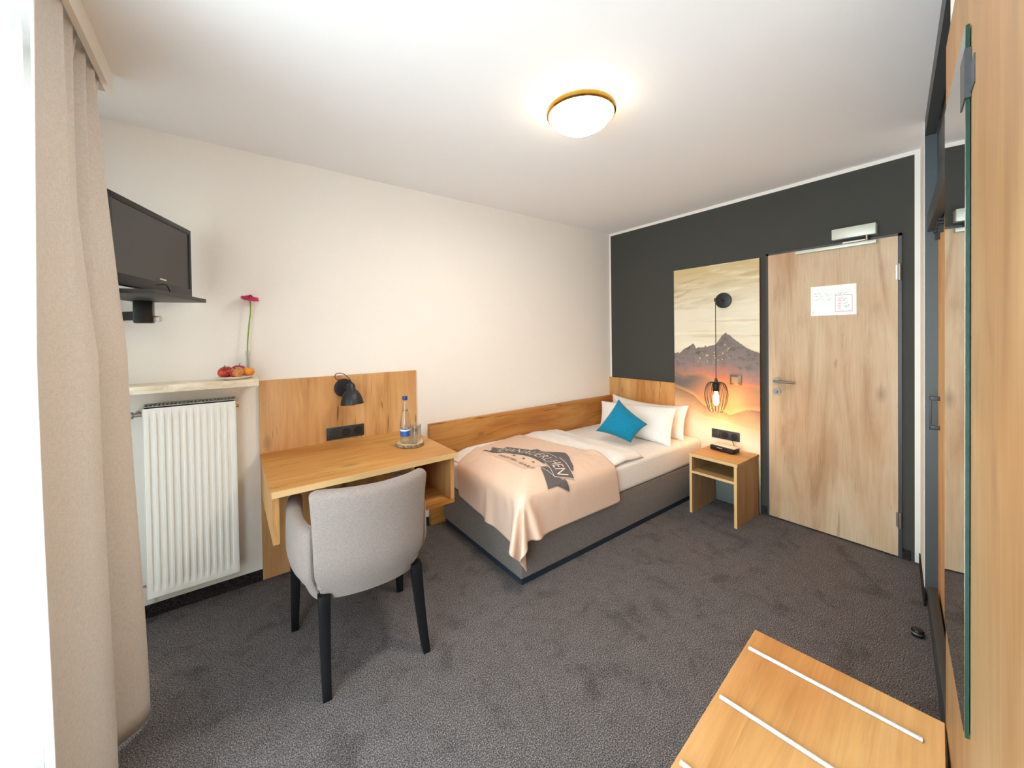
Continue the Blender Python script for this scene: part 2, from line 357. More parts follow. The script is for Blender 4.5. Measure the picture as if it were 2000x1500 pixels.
def mural(s, z):
    fb = lambda x, y, o=0: .5+.5*noise.fractal(Vector((x, y, o)), .9, 2.1, 5)
    zr = ip(ridge, s)+.006*(fb(s*30, z*3, 2)-.5)
    if z > zr:
        c = mixv(cP, cT, (z-1.62)/.34)
        streak = fb(s*1.8+z*.8, z*15-s*2.0, 7)
        c = mixv(c, cBr, max(0, (streak-.52)*3.8)*sstep((z-1.63)/.1)*sstep((1.95-z)/.05)*(.30+.95*max(0, 1-s*1.9)))
        c = mixv(c, hx3('#efe6cf'), max(0, fb(s*2, z*18, 3)-.55)*2.0)
        c = mixv(c, hx3('#b59f7c'), max(0, (fb(s*1.4, z*24, 9)-.60)*3)*.5)
        return c
    if z > ip(r2, s):
        t = (zr-z)/(zr-ip(r2, s))
        c = mixv(hx3('#7c7470'), hx3('#8c7f80'), t)
        k = fb(s*14, z*26, 1); c = mixv(c, hx3('#57504e'), max(0, (k-.48)*2.2)*(1-t*.8))
        if .30 < s < .72 and t > .22 and t < .6 and fb(s*34, z*50, 5) > .76: c = mixv(c, hx3('#e8cfae'), .75)
        if t > .6: c = mixv(c, hx3('#c9775c'), (t-.6)*2.0*(.35+.65*max(0, 1-abs(s-.62)*1.8)))
        return c
    if z > ip(r3, s):
        t = (ip(r2, s)-z)/max(.01, ip(r2, s)-ip(r3, s))
        grey = hx3('#6f6867'); org = hx3('#c98a62')
        w = sstep((s-.25+.25*t)/.35)*.9
        c = mixv(grey, org, w*(.6+.4*t)); c = mixv(c, hx3('#d98b55'), max(0, 1-t*6)*.6)
        c = mixv(c, hx3('#b0806a'), max(0, (fb(s*3, z*12, 4)-.5)*2)*.5)
        return mixv(c, hx3('#e3b07c'), sstep((t-.75)*4)*.6)
    if z > ip(r4, s):
        t = (ip(r3, s)-z)/(ip(r3, s)-ip(r4, s)); c = mixv(hx3('#96705a'), hx3('#dcb48c'), t+.3*(fb(s*4, z*14, 8)-.5)); return c
    if z > .30: 
        c = mixv(hx3('#e0bd98'), hx3('#ece2cc'), (ip(r4, s)-z)/.12); c = mixv(c, hx3('#d2cd9b'), sstep((.40-z)/.12)); return c
    c = mixv(hx3('#d2cd9b'), hx3('#7e817a'), (.30-z)/.14); return mixv(c, hx3('#5f6564'), (.16-z)/.16)
mu = thing('mural_board', 'tall printed board of a mountain peak at sunset on the dark wall', 'mural', (LX, (MY0+MY1)/2, 0))
obj('board', B(LX-.022, LX-.001, MY0, MY1, .002, MZ), mat('mural_edge_wood', '#8c5a34', .6), mu)
bm = bmesh.new(); NU, NV = 170, 420; vc = {}
G = grid(bm, NU, NV, lambda u, w: Vector((LX-.0228, MY1-(MY1-MY0)*u, .002+(MZ-.002)*w)))
MURM = mat('printed_mural', rough=.45, spec=.35); at = N(MURM, 'ShaderNodeAttribute'); at.attribute_name = 'print'; base(MURM, at.outputs['Color'])
mo = obj('printed_face', bm, MURM, mu)
ca = mo.data.color_attributes.new('print', 'FLOAT_COLOR', 'POINT'); pw = WM[mo.name]
for i, vtx in enumerate(mo.data.vertices):
    p = pw @ vtx.co; ca.data[i].color = (*mural((MY1-p.y)/(MY1-MY0), p.z), 1)

def sockets(name, label, n, o, ux, nx_, w, hgt, blank=1):
    """row of n square units; o lower left corner, ux along, nx_ outward"""
    th = thing(name, label, 'socket', o); ux, nx_ = Vector(ux), Vector(nx_)
    M = Matrix((ux, nx_, Vector((0, 0, 1)))).transposed().to_4x4(); M.translation = Vector(o)
    bm = bmesh.new(); box(bm, 0, w, 0, .009, 0, hgt, M=M); obj('cover_frame', bm, SOCK, th, bevel=.0015)
    u = w/n
    for k in range(n):
        bm = bmesh.new(); c = (k+.5)*u
        if k < blank:
            box(bm, c-u*.36, c+u*.36, .009, .0125, hgt*.12, hgt*.88, M=M); obj('switch', bm, SOCK, th, bevel=.001)
        else:
            lathe(bm, [(0, .0095), (u*.30, .0095), (u*.30, .012), (u*.345, .012), (u*.345, .009)], n=24, M=Matrix(), c=(0, 0, 0))
            T = M @ Matrix.Translation((c, 0, hgt/2)) @ Matrix.Rotation(-pi/2, 4, 'X')
            for v_ in bm.verts: v_.co = T @ v_.co
            for dx in (-.009, .009): 
                b2 = [(c+dx-.0025, c+dx+.0025, .0095, .0105, hgt/2-.0025, hgt/2+.0025)]
                for q in b2: box(bm, *q, M=M)
            obj('outlet', bm, SOCKD, th, smooth=30)
    return th
sockets('wall_socket', 'anthracite switch and socket strip on the mural above the nightstand', 3, (LX-.023, 1.595, .53), (0, -1, 0), (-1, 0, 0), .22, .075)
sockets('wall_socket', 'anthracite switch and socket strip on the oak panel above the desk', 3, (.503, 2.670, .765), (1, 0, 0), (0, -1, 0), .232, .078)
# light switch on the mural
sw = thing('light_switch', 'square switch in a bronze frame on the mural right of the cage lamp', 'switch', (LX-.023, 1.40, 1.0))
bm = bmesh.new(); box(bm, LX-.034, LX-.023, 1.36, 1.445, .995, 1.075); obj('frame', bm, mat('bronze_frame', '#7c6a56', .35, .6), sw, bevel=.002)
obj('rocker', B(LX-.038, LX-.034, 1.375, 1.430, 1.009, 1.061), mat('rocker_plastic', '#a2836b', .5), sw, bevel=.001)

# ------------------------------------------------------------------ pendant wall lamp
lp = thing('cage_pendant_lamp', 'lit filament bulb in a black wire cage hanging from a round wall plate', 'lamp', (LX-.023, 1.49, 1.69))
bm = bmesh.new(); cyl(bm, (LX-.023, 1.491, 1.69), (LX-.045, 1.491, 1.69), .063, 36); obj('wall_plate', bm, BLACK, lp, bevel=.003)
LCX, LCY = 3.15, 1.476
bm = bmesh.new(); tube(bm, [(LX-.045, 1.491, 1.69), (LCX, LCY, 1.69)], .009, 12); cyl(bm, (LCX, LCY, 1.70), (LCX, LCY, 1.672), .010, 14); obj('arm', bm, BLACK, lp, smooth=40)
bm = bmesh.new(); tube(bm, [(LCX, LCY, 1.675), (LCX, LCY, 1.04)], .0032, 8); obj('cord', bm, BLACK, lp, smooth=40)
bm = bmesh.new(); lathe(bm, [(0, 1.06), (.008, 1.055), (.013, 1.03), (.013, 1.02), (.026, 1.012), (.026, .955), (.022, .95), (0, .95)], (LCX, LCY, 0), 20); so_ = obj('socket', bm, BLACK, lp, smooth=40)
bm = bmesh.new(); prof = [(.014, 1.018), (.045, 1.022), (.066, 1.005), (.080, .96), (.084, .92), (.076, .87), (.062, .825), (.048, .790)]
pr = catmull([(a, b, 0) for a, b in prof], 5)
for k in range(18):
    a = 2*pi*k/18; tube(bm, [(LCX+p.x*cos(a), LCY+p.x*sin(a), p.y) for p in pr], .0022, 6)
tube(bm, [(LCX+.048*cos(2*pi*k/32), LCY+.048*sin(2*pi*k/32), .790) for k in range(32)], .002, 6, closed=True)
obj('wire_cage', bm, BLACK, lp, smooth=60)
bm = bmesh.new(); lathe(bm, [(0, .95), (.012, .95), (.015, .93), (.023, .90), (.023, .875), (.016, .845), (0, .832)], (LCX, LCY, 0), 20); obj('bulb', bm, BULB, so_, smooth=60)
pl = bpy.data.lights.new('filament_glow', 'POINT'); pl.energy = 3.3; pl.color = (1, .55, .22); pl.shadow_soft_size = .03
po = bpy.data.objects.new('filament_glow', pl); COL.objects.link(po); po.location = (LCX-.0, LCY, .80)

# ------------------------------------------------------------------ ceiling lamp
cl = thing('ceiling_lamp', 'round lit glass ceiling lamp with a brass ring', 'lamp', (1.355, 1.245, H))
c0 = (1.355, 1.245, 0)
bm = bmesh.new(); lathe(bm, [(.11, H), (.11, H-.02), (.0, H-.02)], c0, 40); obj('mount', bm, WHITE, cl, smooth=40)
bm = bmesh.new(); lathe(bm, [(.135, H-.014), (.148, H-.03), (.148, H-.05), (.14, H-.07), (.12, H-.095), (.085, H-.115), (.045, H-.127), (0, H-.131)], c0, 48); obj('glass_bowl', bm, LAMPG, cl, smooth=60)
bm = bmesh.new(); lathe(bm, [(.149, H-.036), (.160, H-.034), (.163, H-.040), (.160, H-.054), (.152, H-.060), (.149, H-.056)], c0, 64); obj('brass_ring', bm, BRASS, cl, smooth=40)
pl = bpy.data.lights.new('ceiling_glow', 'AREA'); pl.shape = 'DISK'; pl.size = .27; pl.energy = 13; pl.color = (1, .84, .66)
po = bpy.data.objects.new('ceiling_glow', pl); COL.objects.link(po); po.location = (1.355, 1.245, H-.135)

# ------------------------------------------------------------------ curtain and voile
def resample(P, n):
    d = [0]
    for a, b in zip(P, P[1:]): d.append(d[-1]+(b-a).length)
    out = []; j = 0
    for k in range(n+1):
        s = d[-1]*k/n
        while j < len(P)-2 and d[j+1] < s: j += 1
        t = (s-d[j])/max(1e-9, d[j+1]-d[j]); out.append(P[j].lerp(P[j+1], t))
    return out
bot = [(-.372, 1.50), (-.378, 1.56), (-.345, 1.63), (-.312, 1.70), (-.306, 1.755), (-.345, 1.785), (-.430, 1.79), (-.472, 1.815), (-.440, 1.842), (-.360, 1.862), (-.285, 1.915), (-.256, 1.98), (-.285, 2.03), (-.36, 2.05), (-.44, 2.035), (-.52, 2.055), (-.60, 2.045)]  # last points of each profile: return added to block daylight leaking past the curtain
mid = [(-.385, 1.50), (-.392, 1.56), (-.370, 1.63), (-.335, 1.70), (-.325, 1.755), (-.360, 1.785), (-.440, 1.79), (-.472, 1.815), (-.445, 1.842), (-.375, 1.862), (-.315, 1.915), (-.293, 1.98), (-.315, 2.025), (-.38, 2.05), (-.44, 2.035), (-.52, 2.055), (-.60, 2.045)]
top = [(-.368, 1.50), (-.385, 1.54), (-.398, 1.61), (-.388, 1.67), (-.372, 1.72), (-.435, 1.745), (-.400, 1.79), (-.373, 1.82), (-.44, 1.85), (-.375, 1.90), (-.44, 1.93), (-.375, 1.985), (-.44, 2.01), (-.375, 2.07), (-.43, 2.10), (-.374, 2.15), (-.40, 2.19), (-.44, 2.17), (-.52, 2.19), (-.60, 2.18)]
PB, PM, PT = [resample(catmull([(x, y, 0) for x, y in P], 10), 220) for P in (bot, mid, top)]
def curtf(u, w):
    i = round(u*220); z = .012+2.478*w
    # quadratic blend through the three profiles, with the hem sagging a little
    a = (1-w)*(1-2*w) if w < .5 else 0
    if w < .55: t = sstep(w/.55); p = PB[i].lerp(PM[i], t*.7+.3*w/.55)
    else: t = (w-.55)/.45; p = PM[i].lerp(PT[i], t); p = Vector((p.x, PM[i].y+(PT[i].y-PM[i].y)*t**3, 0))
    return Vector((p.x, p.y, z+.006*sin(u*17)*(1-w)))
bm = bmesh.new(); grid(bm, 220, 40, curtf)
cu = obj('curtain', bm, CURT, smooth=180, origin=(-.38, 1.8, 0)); md = cu.modifiers.new('cloth_thickness', 'SOLIDIFY'); md.thickness = .003
tag(cu, 'floor-length beige curtain gathered in deep folds under the white pelmet', 'curtain')
bm = bmesh.new(); grid(bm, 260, 6, lambda u, w: Vector((-.505+.022*sin(u*95)+.008*sin(u*37+1), -.1+2.09*u, .015+2.42*w)))
sh = obj('sheer_curtain', bm, SHEER, smooth=180, origin=(-.5, 1.0, 0)); tag(sh, 'white translucent voile hanging in front of the bright window', 'curtain')

# ------------------------------------------------------------------ television
A_, B_ = Vector((-.345, 2.06, 0)), Vector((-.138, 2.62, 0)); al = (B_-A_).normalized(); nn = Vector((al.y, -al.x, 0)); wT = (B_-A_).length
def TVM(o): M = Matrix((al, nn, Vector((0, 0, 1)))).transposed().to_4x4(); M.translation = o; return M
tv = thing('television', 'black flat screen television standing on a wall bracket tray', 'television', tuple((A_+B_)/2+Vector((0, 0, 1.60))))
M = TVM(A_); z0, z1 = 1.642, 1.994
bm = bmesh.new()
for q in ((0, wT, -.03, 0, z1-.024, z1), (0, wT, -.03, 0, z0, z0+.045), (0, .022, -.03, 0, z0+.045, z1-.024), (wT-.022, wT, -.03, 0, z0+.045, z1-.024), (.02, wT-.02, -.045, -.010, z0+.02, z1-.02)): box(bm, *q, M=M)
obj('housing', bm, BLKPL, tv, bevel=.002)
bm = bmesh.new(); box(bm, .022, wT-.022, -.010, -.004, z0+.045, z1-.024, M=M); scr = obj('screen', bm, SCREEN, tv)
bm = bmesh.new(); box(bm, wT*.5-.025+.04, wT*.5+.025+.04, 0, .001, z0+.056, z0+.062, M=M); obj('badge', bm, WHITE, scr)
bm = bmesh.new(); box(bm, wT/2-.03, wT/2+.03, -.03, -.01, 1.625, z0+.01, M=M); box(bm, wT/2-.15, wT/2+.06, -.10, .05, 1.6185, 1.626, M=M); obj('stand', bm, BLKPL, tv, bevel=.002)
br = thing('television_bracket', 'black swivel wall bracket with a flat tray under the television', 'bracket', (-.42, WY, 1.52))
bm = bmesh.new(); box(bm, -.02, wT-.205, -.13, .145, 1.600, 1.618, M=M); obj('tray', bm, mat('tray_grey_black', '#3a3b3d', .5), br, bevel=.002)
pc = M @ Vector((.335, -.07, 0)); bm = bmesh.new()
box(bm, pc.x-.035, pc.x+.03, pc.y-.035, pc.y+.035, 1.50, 1.60); obj('pivot', bm, BLKPL, br, bevel=.004)
bm = bmesh.new(); d = Vector((-.50, WY-.02, 0))-Vector((pc.x, pc.y, 0)); Lh = d.length; d.normalize(); nd = Vector((-d.y, d.x, 0)); Q = Matrix((d, nd, Vector((0, 0, 1)))).transposed().to_4x4(); Q.translation = Vector((pc.x, pc.y, 0))
box(bm, 0, Lh, -.018, .018, 1.515, 1.555, M=Q); box(bm, -.57, -.43, WY-.02, WY, 1.45, 1.62); obj('arm', bm, BLKPL, br, bevel=.003)
bm = bmesh.new(); cyl(bm, (pc.x+.03, pc.y-.01, 1.52), (pc.x+.055, pc.y-.02, 1.52), .014, 16); obj('knob', bm, CREAM, br, smooth=40)
bm = bmesh.new(); q0 = M @ Vector((.12, .085, 1.650)); tube(bm, catmull([q0, M @ Vector((.15, .10, 1.655)), M @ Vector((.18, .10, 1.632)), M @ Vector((.20, .09, 1.622)), M @ Vector((.26, .10, 1.622)), M @ Vector((.30, .08, 1.622))], 6), .003, 6)
tag(obj('cable', bm, BLKPL, smooth=60, origin=tuple(q0)), 'thin black cable looped on the television tray', 'cable')

# ------------------------------------------------------------------ shelf over radiator, radiator
MARB = mat('pale_beige_stone', '#dccdb4', .4); base(MARB, ramp(MARB, noise_(MARB, coords(MARB, (3, 8, 8)), 2.5, 5, .6, 1.2), [(.3, '#cdb896'), (.5, '#e2d6c2'), (.7, '#efe8da')]))
bm = B(XW, .140, 2.50, WY, 1.166, 1.203)
tag(obj('wall_shelf', bm, MARB, bevel=.003, origin=(-.2, WY, 1.166)), 'pale beige stone shelf on the white wall above the radiator', 'shelf')
ra = thing('radiator', 'white ribbed panel radiator on the wall left of the desk', 'radiator', (-.15, WY, .15))
rx0, rx1, rz0, rz1, ry = -.335, .036, .148, 1.092, 2.57
def rad(u, w):
    x = rx0+(rx1-rx0)*u; z = rz0+(rz1-rz0)*w
    ex = sstep((x-rx0-.012)/.008)*sstep((rx1-.012-x)/.008); ez = sstep((z-rz0-.035)/.015)*sstep((rz1-.04-z)/.015)
    ph = (x-rx0-.018)/((rx1-rx0-.036)/12) % 1; gr = sstep((.34-abs(ph-.5))/.08)
    edge = -.004*(1-sstep((x-rx0)/.006)) - .004*(1-sstep((rx1-x)/.006))
    return Vector((x, ry+.007*gr*ex*ez-edge, z))
bm = bmesh.new(); grid(bm, 260, 60, rad); obj('front_panel', bm, RADW, ra, smooth=50)
bm = bmesh.new(); box(bm, rx0, rx0+.002, ry, ry+.065, rz0, rz1); box(bm, rx1-.002, rx1, ry, ry+.065, rz0, rz1); obj('side_panel', bm, RADW, ra)
bm = bmesh.new(); box(bm, rx0, rx1, ry+.055, ry+.065, rz0, rz1); obj('rear_panel', bm, RADW, ra)
bm = bmesh.new()
for k in range(24): x = rx0+.004+(rx1-rx0-.012)*k/23; box(bm, x, x+.006, ry+.008, ry+.060, rz1-.002, rz1+.008)
box(bm, rx0, rx1, ry, ry+.008, rz1-.006, rz1+.004); box(bm, rx0, rx1, ry+.058, ry+.065, rz1-.006, rz1+.012); obj('top_grille', bm, mat('grille_grey', '#9a9e9c', .5), ra)
for x in (-.27, -.03):
    for z in (.95, .24): obj('wall_bracket', B(x-.012, x+.012, ry+.06, WY, z, z+.04), RADW, ra)
bm = bmesh.new(); cyl(bm, (rx0, ry+.035, 1.055), (rx0-.04, ry+.035, 1.055), .010, 14); cyl(bm, (rx0-.03, ry+.035, 1.055), (rx0-.03, WY, 1.055), .009, 14); cyl(bm, (rx0-.036, ry+.035, 1.055), (rx0-.055, ry+.035, 1.055), .017, 18); obj('valve', bm, STEEL, ra, smooth=40)
bm = bmesh.new(); cyl(bm, (rx1, ry+.035, 1.055), (rx1+.014, ry+.035, 1.055), .008, 14); obj('bleed_plug', bm, BRASS, ra, smooth=40)
bm = bmesh.new(); tube(bm, [(rx0, ry+.035, .20), (rx0-.025, ry+.035, .20), (rx0-.025, ry+.035, 0.0)], .008, 12); obj('pipe', bm, mat('copper', '#8c5a44', .4, .8), ra, smooth=40)
# plate with fruit, bud vase, gerbera
PX, PY, PZ = .035, 2.585, 1.203
bm = bmesh.new(); lathe(bm, [(0, PZ), (.045, PZ), (.05, PZ+.004), (.085, PZ+.016), (.088, PZ+.019), (.083, PZ+.019), (.05, PZ+.009), (0, PZ+.008)], (PX, PY, 0), 48)
tag(obj('plate', bm, mat('porcelain', '#f0f1ee', .2), smooth=50, origin=(PX, PY, PZ)), 'small white porcelain plate holding fruit on the stone shelf', 'plate')
def apple(name, label, c, r, colA, colB, seed, tilt, cat='apple', stem=True):
    t_ = thing(name, label, cat, c, 0, None)
    m = mat('skin_%d' % seed, rough=.3); base(m, ramp(m, noise_(m, coords(m, (14, 14, 5), (seed, 0, 0)), 1.6, 4, .6), [(.40, colA), (.62, colB)]))
    prof = []
    for k in range(19):
        a = pi*k/18; rr = r*sin(a)*(1+.08*sin(a)); z = r*.92*cos(a)
        z -= r*.30*math.exp(-(rr/(r*.28))**2)*(1 if a < pi/2 else -.5)
        prof.append((rr if 0 < k < 18 else 0, z))
    bm = bmesh.new(); lathe(bm, prof, c, 32, M=align(tilt)); obj('flesh', bm, m, t_, smooth=180)
    if stem:
        d = Vector(tilt).normalized(); p = Vector(c)+d*r*.60; bm = bmesh.new(); tube(bm, [p, p+d*r*.35, p+d*r*.60+Vector((.004, 0, 0))], .0016, 6); obj('stem', bm, mat('apple_stem', '#4a3420', .8), t_, smooth=60)
apple('apple', 'red apple with a yellow patch, leftmost fruit on the white plate', (PX-.040, PY-.020, PZ+.043), .034, '#9a1f1c', '#c8452f', 3, (-.2, -.2, 1))
apple('apple', 'red and yellow striped apple at the front of the white plate', (PX+.008, PY-.052, PZ+.040), .031, '#a82a26', '#d9954e', 8, (-.4, -.3, 1))
apple('apple', 'dark red apple behind the orange on the white plate', (PX+.018, PY+.012, PZ+.046), .035, '#8a1420', '#a82530', 12, (.1, .1, 1))
apple('orange', 'orange fruit at the right front of the white plate', (PX+.060, PY-.018, PZ+.040), .028, '#d9701c', '#f0a02a', 15, (.1, 0, 1), 'fruit', False)
VX, VY = .098, 2.640
bm = bmesh.new(); lathe(bm, [(0, PZ), (.022, PZ), (.024, PZ+.01), (.012, PZ+.05), (.009, PZ+.11), (.013, PZ+.15), (.0115, PZ+.15), (.0075, PZ+.11), (.0105, PZ+.05), (.021, PZ+.012), (0, PZ+.006)], (VX, VY, 0), 28)
tag(obj('bud_vase', bm, GLASS, smooth=60, origin=(VX, VY, PZ)), 'slim clear glass vase behind the fruit holding the gerbera', 'vase')
gb = thing('gerbera', 'single pink gerbera on a long curved green stem', 'flower', (VX, VY, PZ+.02))
fl = Vector((.114, 2.635, 1.655))
bm = bmesh.new(); tube(bm, catmull([(VX, VY, PZ+.02), (VX-.003, VY, 1.32), (VX+.001, VY, 1.42), (VX+.010, VY, 1.52), (VX+.017, VY, 1.58), fl-Vector((0, 0, .015))], 6), .0036, 8); obj('stem', bm, mat('green_stem', '#8aa545', .5), gb, smooth=60)
bm = bmesh.new(); FM = align((.12, -.42, .90)); random.seed(2)
for ring, (nP, Lp, lift) in enumerate(((22, .047, .004), (20, .042, .009), (16, .030, .012))):
    for k in range(nP):
        a = 2*pi*(k+.5*ring)/nP; ca_, sa_ = cos(a), sin(a); wv = .0062; dz = random.uniform(-.004, .002)
        pts = [(.008, 0), (Lp*.5, wv), (Lp*.85, wv*.9), (Lp, 0)]
        up = [bm.verts.new(FM @ Vector((r*ca_-s*sa_, r*sa_+s*ca_, lift*(1-(r/Lp)**2)-.001*(r/Lp)**2+dz*r/Lp))+fl) for r, s in pts]
        dn = [bm.verts.new(FM @ Vector((r*ca_+s*sa_, r*sa_-s*ca_, lift*(1-(r/Lp)**2)-.001*(r/Lp)**2+dz*r/Lp))+fl) for r, s in pts[1:3]]
        bm.faces.new((up[0], up[1], up[2], up[3], dn[1], dn[0]))
pe = obj('petals', bm, mat('magenta_petal', '#c3155a', .5), gb); pe.modifiers.new('t', 'SOLIDIFY').thickness = .0012
bm = bmesh.new(); lathe(bm, [(0, .019), (.007, .018), (.011, .012), (.010, .004), (.006, -.012), (0, -.016)], fl, 20, M=FM); obj('flower_centre', bm, mat('flower_centre', '#8e2440', .8), gb, smooth=60)
